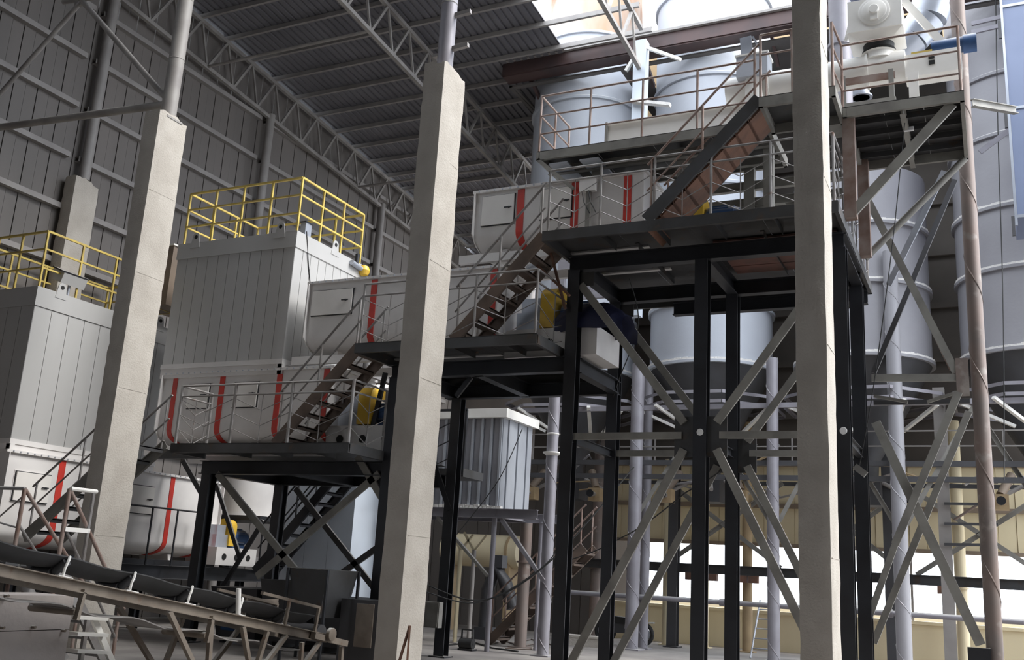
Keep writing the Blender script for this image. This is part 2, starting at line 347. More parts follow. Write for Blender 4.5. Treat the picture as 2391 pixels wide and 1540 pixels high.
# ================================================================ reusable builders
def railing(name, label, pts, h, m, bays, levels, r=.02, pr=.022, chev=False, group=None, sq=False, toe=False, lowpost=0):
    """pts: base corners; bays: bays per leg; levels: rail heights below the top"""
    t = thing(name, label, 'railing', group); pts = [Vector(p) for p in pts]; U = Vector((0, 0, 1))
    def bar(p, q, rr, nm):
        (G().ob(p, q, rr*1.9, rr*1.9) if sq else G().tube(p, q, rr, 8)).done(nm, m, t)
    first = True
    for i in range(len(pts)-1):
        a, b = pts[i], pts[i+1]; n = bays[i]
        bar(a+U*h, b+U*h, r, 'top_rail')
        for z in levels: bar(a+U*z, b+U*z, r*.85, 'mid_rail')
        for k in range(n+1):
            if (k == 0 and not first) or (k == n and i == len(pts)-2 and (pts[-1]-pts[0]).length < .01): continue
            p = a.lerp(b, k/n); bar(p-U*lowpost, p+U*h, pr, 'post')
        first = False
        if chev:
            top = min(levels)
            for k in range(n):
                p, q = a.lerp(b, k/n), a.lerp(b, (k+1)/n); c = (p+q)/2
                G().tube(c, c+U*top, .009, 5).done('infill_rod', m, t)
                for z in (top-.06, top-.34, top-.62):
                    for e in (p, q): G().tube(e+U*z, c+U*(z-.24), .008, 5).done('infill_rod', m, t)
        if toe: G().ob(a+U*.06, b+U*.06, .01, .12).done('toe_board', m, t)
    return t
def stair(name, label, xb, zb, xt, zt, yn, yf, n, m='tread', rm='rail', rails=True, group='steel stairs', sm=None, rustplank=False):
    t = thing(name, label, 'stairs', group); sm = sm or m; d = Vector((xt-xb, 0, zt-zb)); L = d.length; u = d/L; nrm = Vector((-u.z, 0, u.x))
    if nrm.z < 0: nrm = -nrm
    for y, s in ((yn, 1), (yf, -1)):
        G().cs((xb, y, zb), (xt, y, zt), .06, .2, .012, nrm, s if xt > xb else -s).done('stringer', sm, t)
    for k in range(n):
        f = (k+.6)/n; x = xb+(xt-xb)*f; z = zb+(zt-zb)*f
        G().box((x-.13, yn+.03, z-.02), (x+.11, yf-.03, z+.012)).box((x+.1 if xt > xb else x-.13, yn+.03, z-.07), (x+.11 if xt > xb else x-.12, yf-.03, z)).done('tread', m, t)
        if rustplank:
            p = Vector((x, 0, z)); G().ob((x-.17*u.x*1, (yn+yf)/2, z-.16-.17*u.z), (x+.17*u.x, (yn+yf)/2, z-.16+.17*u.z), yf-yn-.1, .03, nrm).done('under_plank', 'rust', t)
    if rails:
        for y in (yn, yf):
            for hh, nm, rr in ((.95, 'handrail', .021), (.5, 'mid_rail', .016)):
                G().tube((xb, y, zb+hh), (xt, y, zt+hh), rr, 8).done(nm, rm, t)
            for f in (.04, .5, .96):
                x = xb+(xt-xb)*f; z = zb+(zt-zb)*f; G().tube((x, y, z), (x, y, z+.95), .02, 8).done('rail_post', rm, t)
    return t
def mixer(label, axis, a0, a1, v0, depth, zb, zt, stripes, doors, legs, vs=1, group='stepped trough mixers'):
    """axis 'x': long side faces -Y at v0; axis 'y': long side faces +X at v0 (body behind)"""
    t = thing('trough_mixer', label, 'mixer', group); H = zt-zb; R = depth/2
    W = (lambda a, v, z: Vector((a, v0+v, z))) if axis == 'x' else (lambda a, v, z: Vector((v0-v, a, z)))
    ext = lambda L: Vector((L, 0, 0)) if axis == 'x' else Vector((0, L, 0))
    zc = zb+.1+R*.42
    prof = [(0, zt-.05), (0, zc)]+[(R-R*math.cos(i*math.pi/14), zc-R*.42*math.sin(i*math.pi/14)) for i in range(1, 14)]+[(depth, zc), (depth, zt-.05)]
    g = G(); n = len(prof); k = []
    vsx = [W(a, v, z) for a in (a0, a1) for v, z in prof]
    fs = [[i, (i+1) % n, n+(i+1) % n, n+i] for i in range(n)]+[list(range(n)), [2*n-1-i for i in range(n)]]
    g.add(vsx, fs); 
    for p in range(n): g.s[p] = True
    bm = bmesh.new(); o = g.done('trough', 'mixer', t); bm.from_mesh(o.data); bmesh.ops.recalc_face_normals(bm, faces=bm.faces); bm.to_mesh(o.data); bm.free(); o.data.set_sharp_from_angle(angle=.6)
    lip = .05
    for a in (a0-.02, a1):
        pr = [(v+(0 if 0 < v < depth else (-lip if v == 0 else lip)), z) for v, z in prof]; pr = [(R+(v-R)*1.05, zc+(z-zc)*1.04 if z < zc else z) for v, z in pr]
        G().poly([W(a, v, z) for v, z in pr], ext(.02)).done('end_plate', 'mixer', t)
    p, q = W(a0-.06, -.06, zt-.05), W(a1+.06, depth+.06, zt); G().box(p, q).done('top_flange', 'mixer', t)
    bl = G()
    na = int((a1-a0)/.16)
    for i in range(na): b = W(a0+.08+i*.16, -.062, zt-.025); bl.box(b-Vector((.012, .012, .012)), b+Vector((.012, .012, .012)))
    b = bl.done('flange_bolts', 'galv', t); b['kind'] = 'stuff'
    for a, wd in stripes:
        pr = [(0, zt-.06), (0, zc)]+[(R-R*math.cos(i*math.pi/14), zc-R*.42*math.sin(i*math.pi/14)) for i in range(1, 7)]
        off = [(v-.014, z-(.014 if i > 2 else 0)) for i, (v, z) in enumerate(pr)]
        m_ = len(pr); vv = [W(a+s*wd/2, v, z) for s in (-1, 1) for v, z in off]+[W(a+s*wd/2, v+.02, z) for s in (-1, 1) for v, z in pr]
        ff = []
        for i in range(m_-1): ff += [(i, m_+i, m_+i+1, i+1), (i, i+1, 2*m_+i+1, 2*m_+i), (m_+i, 3*m_+i, 3*m_+i+1, m_+i+1)]
        G().add(vv, ff).done('stripe', 'red', t)
    for a, w_, z0, z1 in doors:
        d = G().box(W(a, -.055, z0), W(a+w_, -.02, z1)).done('door', 'chev', t); G().box(W(a-.016, -.03, z0-.016), W(a+w_+.016, -.01, z1+.016)).done('door_gasket', 'dark', d)  # dark edge around each door stands for its shadow line
        G().box(W(a-.03, -.012, z0-.03), W(a+w_+.03, .002, z1+.03)).done('door_frame', 'mixer', d)
        h = W(a+w_*.86, -.08, (z0+z1)/2+.02)
        G().ob(h-ext(.09), h+ext(.06), .02, .02).tube(h, W(a+w_*.86, -.03, (z0+z1)/2+.02), .02, 8).done('handle', 'dark', d)
    for a in legs: G().poly([W(a-.07, R*.25, zb), W(a+.07, R*.25, zb), W(a+.05, R*.32, zc-R*.35), W(a-.05, R*.32, zc-R*.35)], W(0, R*1.2, 0)-W(0, 0, 0)).done('saddle', 'mixer', t)
    for v in (.06, depth-.06): G().cs(W(a0-.3, v, zb-.06), W(a1+.1, v, zb-.06), .1, .16, .014).done('base_beam', 'mixer' if axis == 'x' else 'dark', t)
    return t
def drive(label, c, ax, s=1.0, white=True, group='mixer drives'):
    """gear motor on a white plinth; c = front lower left corner, ax = direction of the shaft"""
    t = thing('gear_motor', label, 'motor', group); c = Vector(c); ax = Vector(ax); sd = Vector((-ax.y, ax.x, 0)); U = Vector((0, 0, 1))
    P = lambda a, b, z: c+ax*a*s+sd*b*s+U*z*s
    G().box(P(0, 0, 0), P(1.45, .95, .42)).done('plinth', 'mixer', t)
    for k in (.28, .72, 1.15): G().lathe(P(k, -.012, .2), [(.075, 0), (.075, .02)], 16, tuple(sd)).done('plinth_hole', 'hole', t)
    G().box(P(.1, .15, .42), P(.5, .7, .72)).box(P(.15, .2, .72), P(.45, .62, .95)).done('gear_case', 'galv', t)
    pts = [P(.5, .1, .46), P(.5, .1, .95)]+[P(.5, .36-.26*math.cos(q), .95+.16*math.sin(q)) for q in (.5, 1, 1.57, 2.1, 2.6)]+[P(.5, .62, .95), P(.5, .62, .46)]
    G().poly(pts, ax*.24*s).done('belt_guard', 'yellow2', t)
    b = G().tube(P(.78, .4, .68), P(1.3, .4, .68), .2*s, 20).done('motor_body', 'blue', t)
    for k in range(10):
        q = k*math.pi/5; e = sd*math.cos(q)+U*math.sin(q); G().ob(P(.82, .4, .68)+e*.21*s, P(1.2, .4, .68)+e*.21*s, .012, .035, e).done('cooling_fin', 'blue', b)
    G().tube(P(1.3, .4, .68), P(1.4, .4, .68), .18*s, 20, .15*s).done('fan_cover', 'blue', t)
    G().box(P(.8, .25, .42), P(1.25, .55, .5)).done('motor_foot', 'blue', t)
    return t
def filterbox(label, x0, x1, y0, y1, zb, zt, fas, np_, nq, group='white cladded box filters'):
    t = thing('box_filter', label, 'filter', group)
    core = G().box((x0+.03, y0+.03, zb), (x1-.03, y1-.03, zt-.02)).done('core', 'panel', t)
    w = (x1-x0)/np_
    for i in range(np_):
        G().box((x0+i*w+.006, y0, zb), (x0+(i+1)*w-.006, y0+.035, zt-fas)).done('cladding_panel', 'panel', t)
    w = (y1-y0)/nq
    for i in range(nq):
        G().box((x1-.035, y0+i*w+.006, zb), (x1, y0+(i+1)*w-.006, zt-fas)).done('cladding_panel', 'panel', t)
    G().box((x0-.02, y0-.02, zt-fas), (x1+.02, y1+.02, zt)).done('fascia', 'panel', t)
    G().box((x0-.02, y0-.02, zb-.1), (x1+.02, y1+.02, zb)).done('base_frame', 'mixer', t)
    g = G().ob((x0-.02, y0+.05, zb-.2), (x1+.02, y0+.05, zb-.2), .1, .2).ob((x1-.05, y0, zb-.2), (x1-.05, y1, zb-.2), .1, .2); g.done('base_beam', 'mixer', t)
    return t
def lug(x, y, z, parent, ax=(0, 1, 0)):
    ax = Vector(ax); U = Vector((0, 0, 1)); o = Vector((x, y, z))
    pts = [o-ax*.14-U*.12, o+ax*.14-U*.12, o+ax*.1+U*.1]+[o+U*.12+ax*.1*math.cos(q)+U*.1*math.sin(q) for q in (0, .6, 1.2, 1.9, 2.5, 3.1)]+[o-ax*.1+U*.1]
    t = G().poly(pts, Vector((ax.y, -ax.x, 0))*.02); l = t.done('lifting_lug', 'panel', parent)
    G().lathe(o+U*.12+Vector((ax.y, -ax.x, 0))*.021, [(.045, 0), (.045, .004)], 12, (ax.y, -ax.x, 0)).done('lug_hole', 'hole', l)
def spiral_pipe(name, label, x, y, z0, z1, r, m, turns=.85, lean=(0, 0), base=True, group='spiral welded pipe legs', x2=None, y2=None, cat='pipe'):
    t = thing(name, label, cat, group)
    a = Vector((x, y, z0)); b = Vector((x if x2 is None else x2, y if y2 is None else y2, z1))
    G().tube(a, b, r, 24).done('tube', m, t)
    n = int((z1-z0)*turns*12); pts = []
    for i in range(n+1):
        f = i/n; q = -2*math.pi*turns*(z1-z0)*f; pts.append(a.lerp(b, f)+Vector((math.cos(q)*r, math.sin(q)*r, 0)))
    G().path(pts, .012, 5).done('weld_seam', m, t)
    if base: G().box((x-r*1.6, y-r*1.6, z0), (x+r*1.6, y+r*1.6, z0+.03)).done('base_plate', m, t)
    return t
# ================================================================ stepped platforms
FY, BYR = 15.1, 17.2
def platform(label, plates, z, edges, beams, cols, joists, group='stepped steel platforms'):
    t = thing('steel_platform', label, 'platform', group)
    for a, b in plates:
        n = max(1, round((b[0]-a[0])/1.2)); w = (b[0]-a[0])/n
        for i in range(n): G().box((a[0]+i*w+.004, a[1], z-.012), (a[0]+(i+1)*w-.004, b[1], z)).done('deck_plate', 'deck', t)
    for p, q in edges: G().cs((*p, z-.09), (*q, z-.09), .06, .17, .012).done('edge_channel', 'deck', t)
    for x, y0, y1 in joists: G().la((x, y0, z-.02), (x, y1, z-.02), .07, .1, .01).done('joist', 'deck', t)
    for p, q in beams: G().ib((*p, z-.31), (*q, z-.31), .18, .26, .016).done('beam', 'dark', t)
    for x, y, zt in cols:
        G().ib((x, y, 0), (x, y, zt), .21, .22, .018, (0, 1, 0)).done('column', 'dark', t)
        G().box((x-.17, y-.17, 0), (x+.17, y+.17, .025)).done('base_plate', 'dark', t)
    return t
# third (top) platform
d3 = platform('highest stepped platform with dark columns beneath it at right', [((-6.55, 14.15), (-1.8, 18.6))], 7.2,
    [((-6.55, 14.18), (-1.8, 14.18)), ((-1.83, 14.2), (-1.83, 18.6)), ((-6.55, 18.57), (-1.8, 18.57)), ((-6.52, 14.2), (-6.52, 18.6))],
    [((-6.42, FY), (-1.85, FY)), ((-6.42, BYR), (-1.85, BYR)), ((-6.3, FY), (-6.3, BYR)), ((-4.05, FY), (-4.05, BYR)), ((-1.9, FY), (-1.9, BYR)), ((-5.5, 18.3), (-1.85, 18.3))],
    [(x, y, 6.76) for x in (-6.3, -4.06, -1.92) for y in (FY, BYR)],
    [(x, 14.2, FY) for x in (-5.6, -4.65, -3.7, -2.8)]+[(x, FY, BYR) for x in (-5.2, -3.1)])
for i in range(4): G().box((-3.95, 15.3+i*.45, 7.13), (-1.98, 15.72+i*.45, 7.165)).done('soffit_plank', 'redplank', d3)
def flat(g, p, q, wd, th, up=(0, -1, 0)): return g.ob(p, q, wd, th, up)
def node_brace(Y, xs, zc, m, tag, front):
    """K bracing between three columns around the middle column; gusset at zc"""
    xl, xm, xr = xs
    for s, xe in ((-1, xl), (1, xr)):
        a = Vector((xm+s*.18, Y, zc)); 
        flat(G(), (xm+s*.3, Y-.02, zc), (xe-s*.1, Y-.02, zc), .11, .05).done('horizontal_brace', 'brace', tag)
        flat(G(), (xm+s*.26, Y-.03, zc+.2), (xe-s*.12, Y-.03, zc+2.62), .13, .05).done('diagonal_brace', 'brace', tag)
        flat(G(), (xm+s*.26, Y-.03, zc-.22), (xe-s*.12, Y-.03, zc-3.75), .13, .05).done('diagonal_brace', 'brace', tag)
        G().box((xm+s*.1, Y-.015, zc-.34), (xm+s*.42, Y+.005, zc+.3)).done('gusset', 'deck', tag)
        flat(G(), (xe-s*.1, Y-.015, zc+2.72), (xe-s*.35, Y-.015, zc+2.72), .25, .012).done('gusset', 'deck', tag)
    return tag
node_brace(FY-.02, (-6.3, -4.06, -1.92), 3.88, 'brace', d3, True)
node_brace(BYR, (-6.3, -4.06, -1.92), 3.88, 'brace', d3, False)
for x in (-6.3, -4.06, -1.92):
    G().ib((x, FY, 3.86), (x, BYR, 3.86), .1, .14, .01).done('cross_beam', 'dark', d3)
for x in (-4.06, -1.92): G().lathe((x+.01, FY-.112, 3.92), [(.055, 0), (.05, .006)], 14, (0, -1, 0)).done('paint_mark', 'print', d3)
# second platform
d2 = platform('middle stepped platform partly hidden by the middle concrete pillar', [((-10.05, 14.05), (-6.5, 17.3))], 5.42,
    [((-10.05, 14.08), (-6.5, 14.08)), ((-6.53, 14.1), (-6.53, 17.3)), ((-10.05, 17.27), (-6.5, 17.27)), ((-10.02, 14.1), (-10.02, 17.3))],
    [((-9.9, FY), (-6.42, FY)), ((-9.9, BYR), (-6.2, BYR)), ((-9.75, FY), (-9.75, BYR)), ((-8.1, FY), (-8.1, BYR)), ((-6.25, FY+.1), (-6.25, BYR-.1))],
    [(-9.77, FY, 4.98), (-9.62, BYR, 4.98)], [(x, 14.1, FY) for x in (-9.2, -8.2, -7.2)])
# first platform
d1 = platform('lowest stepped platform at left beside the left concrete pillar', [((-13.9, 13.88), (-9.85, 14.75)), ((-15.2, 14.76), (-9.85, 17.3))], 3.63,
    [((-13.9, 13.91), (-9.85, 13.91)), ((-9.88, 13.93), (-9.88, 15.0)), ((-15.2, 14.78), (-13.9, 14.78)), ((-13.87, 13.9), (-13.87, 14.78))],
    [((-14.2, FY), (-9.9, FY)), ((-14.1, BYR), (-9.8, BYR)), ((-13.98, FY), (-13.98, BYR)), ((-12.0, FY), (-12.0, BYR))],
    [(-13.98, FY, 3.19), (-13.86, BYR, 3.19)], [(x, 13.95, FY) for x in (-13, -12, -11)])
# braces below the first and second platforms
def braces(lst, parent, Y, wd=.13, m='brace'):
    for a, b, c, d in lst: flat(G(), PY(a, b, Y), PY(c, d, Y), wd, .05).done('diagonal_brace', m, parent)
braces([(508, 1105, 690, 1330), (886, 1105, 600, 1345), (835, 1065, 900, 1175)], d1, FY-.05)
braces([(690, 1140, 880, 1380), (885, 1275, 745, 1375), (428, 1075, 470, 1150)], d1, BYR-.05, .12, 'deck')
braces([(505, 1130, 560, 1300), (615, 1215, 520, 1370)], d1, BYR+.6, .1, 'dark')
braces([(1000, 1040, 1050, 1190), (1000, 900, 1060, 820)], d2, BYR-.1, .1, 'dark')
braces([(1100, 880, 1065, 925), (900, 870, 870, 1000)], d2, FY+.2, .09, 'dark')
# railings of the platforms
railing('platform_railing', 'grey railing with chevron rods along the front of the highest stepped platform', [(-6.47, 14.2, 7.2), (-1.86, 14.2, 7.2), (-1.86, 18.5, 7.2)], 1.1, 'rail', [5, 4], (.88,), chev=True, group='chevron railings')
railing('platform_railing', 'grey railing with chevron rods along the middle stepped platform', [(-9.98, 14.1, 5.42), (-6.56, 14.1, 5.42), (-6.56, 15.6, 5.42)], 1.1, 'rail', [3, 1], (.88,), chev=True, group='chevron railings')
railing('platform_railing', 'grey railing with chevron rods along the lowest stepped platform', [(-13.84, 14.75, 3.63), (-13.84, 13.93, 3.63), (-9.9, 13.93, 3.63), (-9.9, 15.0, 3.63)], 1.1, 'rail', [1, 3, 1], (.9,), pr=.03, chev=True, group='chevron railings')
# stairs
stair('steel_stairs', 'open brown stairs from the lowest stepped platform up to the middle one', -11.7, 3.65, -10.05, 5.4, 14.2, 15.0, 8)
stair('steel_stairs', 'open brown stairs from the middle stepped platform up to the highest one', -8.2, 5.44, -6.58, 7.18, 14.3, 15.05, 8)
stair('steel_stairs', 'rusty planked stairs from the highest stepped platform up to the white screw conveyor', -4.75, 7.22, -2.95, 9.05, 14.2, 15.1, 9, rustplank=True, rm='rustrail', m='rust', sm='deck')
stair('steel_stairs', 'dusty stairs dropping left from the lowest stepped platform behind the left concrete pillar', -16.4, 1.75, -14.0, 3.6, 13.05, 13.85, 8, m='deck', sm='brace')
for a, b in (((-6.5, 14.3, 7.0), (-6.3, 15, 6.3)), ((-10.0, 14.2, 5.2), (-9.8, 15, 4.5))): pass
# knee struts under the stair heads
t = thing('stair_strut', 'rusty flat struts under the head of the stairs reaching the highest platform', 'strut')
G().ob(PY(1285, 585, 14.9), PY(1320, 720, 14.9), .05, .04).done('strut', 'rust', t); G().ob(PY(1255, 620, 14.7), PY(1330, 690, 14.7), .05, .04).done('strut', 'rust', t)
# landing and right upper tier
ld = thing('upper_platform', 'rusty upper platform carrying the white screw conveyor at the top right', 'platform')
def plate(t, x0, x1, y0, y1, z, n, m='deck', h=.17):
    w = (x1-x0)/n
    for i in range(n): G().box((x0+i*w+.004, y0, z-.012), (x0+(i+1)*w-.004, y1, z)).done('deck_plate', m, t)
    for p, q in (((x0, y0+.03), (x1, y0+.03)), ((x0, y1-.03), (x1, y1-.03)), ((x0+.03, y0), (x0+.03, y1)), ((x1-.03, y0), (x1-.03, y1))): G().cs((*p, z-h/2), (*q, z-h/2), .06, h, .012).done('edge_channel', 'brace', t)
plate(ld, -2.95, -1.8, 14.15, 15.2, 9.05, 1)
plate(ld, -1.79, -.05, 14.86, 17.1, 9.02, 3)
for y in (15.3, 15.75, 16.2, 16.65): G().la((-1.75, y, 8.98), (-.1, y, 8.98), .06, .09, .01).done('joist', 'deck', ld)
G().ib((-.92, 14.9, 8.86), (-.92, 17.05, 8.86), .08, .16, .01).done('beam', 'brace', ld)
for x, y in ((-1.72, 15.0), (-1.72, 16.9)): G().box((x-.09, y-.09, 7.2), (x+.09, y+.09, 8.95)).done('column', 'rustrail', ld)
flat(G(), (-.22, 14.95, 8.86), (-1.72, 14.95, 7.25), .15, .05).done('diagonal_brace', 'brace', ld)
G().tube((-.1, 17.05, 8.85), (-1.75, 17.05, 7.22), .06, 10).done('diagonal_brace', 'brace', ld)
for x, y in ((-.96, 15.5), (-.88, 15.5), (-.96, 16.3), (-.88, 16.3)): G().ob((x, y, 8.8), (x+.08, y, 8.8), .05, .06).done('clip', 'print', ld)
railing('platform_railing', 'rusty pipe railing around the right upper platform before the white screw conveyor', [(-1.84, 14.2, 9.05), (-1.79, 14.9, 9.02), (-.09, 14.9, 9.02), (-.09, 16.9, 9.02)], 1.1, 'rustrail', [1, 1, 1], (.68, .3), group='upper railings')
railing('platform_railing', 'rusty railing across the landing at the head of the planked stairs', [(-2.93, 14.2, 9.05), (-1.95, 14.2, 9.05)], 1.1, 'rustrail', [2], (.75, .38), group='upper railings')
# left upper tier
ut = thing('upper_platform', 'dusty upper platform with a white trough before the two silos', 'platform')
plate(ut, -7.15, -2.97, 15.02, 16.7, 9.1, 4)
for x in (-6.2, -4.6, -3.1): G().box((x-.08, 15.6, 7.2), (x+.08, 15.76, 9.0)).done('column', 'brace', ut); 
for y in (15.5, 16.2): G().ib((-7.1, y, 8.9), (-3.0, y, 8.9), .1, .16, .01).done('beam', 'brace', ut)
for x in (-6.75, -6.15): G().box((x-.18, 15.1, 8.84), (x+.18, 16.6, 8.87)).done('soffit_panel', 'silo', ut)
G().ob((-7.12, 15.05, 8.95), (-6.4, 15.05, 8.3), .06, .06).done('knee_brace', 'brace', ut)
for x in (-3.62, -2.6):
    G().box((x-.09, 16.5, 7.2), (x+.09, 16.68, 8.95)).done('column', 'brace', ut)
    for s in (-1, 1): G().poly([(x+s*.09, 16.57, 8.2), (x+s*.09, 16.57, 7.85), (x+s*.4, 16.57, 8.2)], (0, .02, 0)).done('knee_gusset', 'brace', ut)
for z in (8.28, 8.6): G().ib((-4.6, 16.59, z), (-1.85, 16.59, z), .1, .16, .012).done('beam', 'brace', ut)
jb = thing('junction_box', 'speckled pale junction box hung between two red stripes of the highest mixer', 'box'); p = PY(1372, 430, 15.08)
G().box(p-Vector((.16, 0, .12)), p+Vector((.14, .1, .12))).done('body', 'mixer', jb); G().box(p-Vector((.17, .01, -.12)), p+Vector((.15, .11, .14))).done('lid', 'white', jb); G().box((p.x-.03, 15.1, 7.2), (p.x+.05, 15.18, p.z-.12)).done('stand', 'brace', jb)
for dx in (-.1, .02): G().path([p+Vector((dx, 0, -.12)), p+Vector((dx+.06, -.03, -.35)), p+Vector((dx+.16, 0, -.55))], .01, 5).done('wire', 'cable', jb)
railing('platform_railing', 'thin rusty railing along the left upper platform before the two silos', [(-7.12, 16.4, 9.1), (-7.12, 15.06, 9.1), (-3.2, 15.06, 9.1)], 1.12, 'rustrail', [2, 4], (.72, .36), group='upper railings')
t = thing('white_trough', 'long white trough lying behind the railing of the left upper platform', 'trough')
G().box((-6.05, 15.75, 9.12), (-3.05, 15.78, 9.78)).done('side', 'white', t); G().box((-6.05, 15.7, 9.77), (-3.05, 16.2, 9.81)).done('cover', 'white', t); G().box((-6.05, 15.78, 9.12), (-3.05, 16.2, 9.16)).done('bottom', 'white', t)
G().box((-6.1, 15.7, 9.1), (-6.05, 16.2, 9.83)).done('end_plate', 'brace', t)
t = thing('feed_box', 'pale grey junction box with an angled flap above the white trough', 'box')
a = PY(1735, 155, 15.6)
G().box(a-Vector((.12, 0, .2)), a+Vector((.42, .4, .2))).done('body', 'silo', t); G().box(a+Vector((-.14, -.02, .2)), a+Vector((.44, .42, .23))).done('lid', 'white', t)
G().ob(a+Vector((.05, .1, .23)), a+Vector((.02, .1, .62)), .2, .03).done('flap', 'galv', t); G().ob(a+Vector((.15, .1, .6)), a+Vector((.32, .1, .24)), .05, .03).done('stay', 'galv', t)
G().lathe(a+Vector((.15, .2, -.75)), [(.16, 0), (.16, .55)], 14).done('spout', 'white', t)
# ---------------------------------------------------------------- screw conveyor at the top right
sc = thing('screw_conveyor', 'white dusty screw conveyor tube at the top right with a square frame below', 'conveyor')
yc = 16.0
a, b = PY(1700, 212, yc), PY(2115, 160, yc); b.z = a.z = (a.z+b.z)/2
G().tube(a, b, .26, 28).done('casing', 'white', sc)
for f in (.25, .55, .8): p = a.lerp(b, f); G().tube(p-Vector((.02, 0, 0)), p+Vector((.02, 0, 0)), .31, 28).done('flange', 'white', sc)
G().box(b+Vector((0, -.2, -.32)), b+Vector((.85, .15, .08))).done('drive_box', 'white', sc)
for dx, dz in ((.36, -.06), (.36, -.16)): G().box(b+Vector((dx, -.215, dz)), b+Vector((dx+.09, -.2, dz+.07))).done('drive_slot', 'hole', sc)
q = b+Vector((.1, -.05, .11))
G().box(q+Vector((0, -.12, -.1)), q+Vector((.32, .1, .02))).done('yellow_plate', 'yellow', sc)
bl = G().tube(q+Vector((.3, 0, .08)), q+Vector((.78, 0, .08)), .13, 20).done('motor', 'blue', sc)
G().tube(q+Vector((.78, 0, .08)), q+Vector((.98, 0, .08)), .15, 20).done('fan_cover', 'blue', sc)
for i, x in enumerate((.0, .75)):
    G().box(b+Vector((-1.0+x, -.35, -.95)), b+Vector((-.92+x, -.27, -.2))).done('frame_leg', 'brace', sc)
for z in (-.3, -.75): G().ob(b+Vector((-1.0, -.31, z)), b+Vector((-.15, -.31, z)), .07, .1).done('frame_rail', 'rustrail' if z > -.5 else 'brace', sc)
G().box(b+Vector((-1.25, -.3, -1.0)), b+Vector((.5, .3, -.92))).done('skid', 'brace', sc)
G().box(b+Vector((.05, -.32, -.8)), b+Vector((.2, -.28, -.3))).done('bracket_plate', 'white', sc)
# inlet with valve
vt = PY(2052, 108, yc)-Vector((0, 0, .3)); t = thing('inlet_valve', 'white square valve housing with a round cover above the white screw conveyor', 'valve')
G().lathe(vt+Vector((0, 0, -.12)), [(.29, .1), (.27, .15), (.27, .22), (.3, .24)], 24).done('inlet_spout', 'white', t)
G().lathe(vt+Vector((0, 0, .1)), [(.24, 0), (.27, .03), (.24, .06), (.27, .09), (.24, .12), (.25, .2)], 24).done('rubber_sleeve', 'rubber', t)
v2 = vt+Vector((-.02, 0, .3))
G().add([v2+Vector((sx*(.27 if k == 0 else .44), sy*(.27 if k == 0 else .4), 0 if k == 0 else .1)) for k in (0, 1) for sx, sy in ((-1, -1), (1, -1), (1, 1), (-1, 1))], [(3, 2, 1, 0), (4, 5, 6, 7), (0, 1, 5, 4), (1, 2, 6, 5), (2, 3, 7, 6), (3, 0, 4, 7)]).done('hopper_cone', 'white', t)
h = G().box(v2+Vector((-.42, -.42, .1)), v2+Vector((.42, .42, .68))).done('housing', 'white', t)
for r, d in ((.25, .02), (.2, .035), (.08, .1)): G().lathe(v2+Vector((0, -.42, .42)), [(r, 0), (r, d), (r*.9, d+.01)], 28, (0, -1, 0)).done('round_cover', 'white', t)
G().box(v2+Vector((-.06, -.5, .24)), v2+Vector((.06, -.44, .44))).done('lever', 'white', t)
G().lathe(v2+Vector((0, 0, .68)), [(.3, 0), (.32, .08), (.62, .75), (.62, 1.2)], 24).done('blue_cone', 'glass_blue', t)
# ducts and bars behind the valve
for (x0, y0, x1, y1, r, Y, m, lab) in ((1958, -40, 1975, 260, .2, 17.6, 'pipe', 'grey welded pipe standing left of the white valve housing'), (2003, -10, 2003, 230, .16, 18.2, 'galv', 'slimmer grey pipe close behind the white valve housing')):
    p, q = PY(x0, y0, Y), PY(x1, y1, Y); q.x = p.x
    t = thing('vertical_duct', lab, 'pipe'); G().tube(q, p, r, 20).done('tube', m, t); G().lathe(q.lerp(p, .5), [(r, -.03), (r+.03, -.03), (r+.03, .03), (r, .03)], 20).done('collar', m, t); G().lathe(q, [(r+.05, 0), (r+.05, .03)], 20).done('flange', m, t)
t = thing('elbow_duct', 'large grey segmented elbow duct at the top right behind the white diagonal bar', 'duct')
cpt = PY(2105, -70, 18.6)
pts = [(1.0, 2.9), (1.0, 1.2), (.9, .55), (.55, .0), (.05, -.45)]
pts = [(2190, -160), (2185, -20), (2165, 45), (2130, 90), (2085, 135)]
P3 = [PY(x, y, 18.6) for x, y in pts]
for i in range(4): G().tube(P3[i], P3[i+1], .42-.03*i, 22, .39-.03*i).done('duct_segment', 'galv', t)
one(flat(G(), PY(2095, -15, 15.9), PY(2205, 105, 15.9), .12, .06), 'flat_bar', 'white', 'white flat bar slanting down to the blue motor at the top right', 'bar')
one(flat(G(), PY(1995, 12, 15.7), PY(1975, 95, 15.7), .05, .03), 'flat_bar', 'white', 'thin pale bar slanting left of the white valve housing', 'bar')
# grey beam with square openings behind the second platform
t = thing('castellated_beam', 'grey beam pierced by square openings seen below the highest platform', 'beam'); a, b = PY(1300, 692, 20.5), PY(1690, 612, 20.5); z0 = a.z-.1; 
G().box((a.x, 20.5, z0), (b.x, 20.6, z0+.3)).done('lower_flange', 'pipe', t); G().box((a.x, 20.5, z0+.62), (b.x, 20.6, z0+1.0)).done('upper_flange', 'pipe', t)
for i in range(6): x = a.x+(b.x-a.x)*i/5; G().box((x-.17, 20.5, z0+.3), (x+.17, 20.6, z0+.62)).done('web', 'pipe', t)
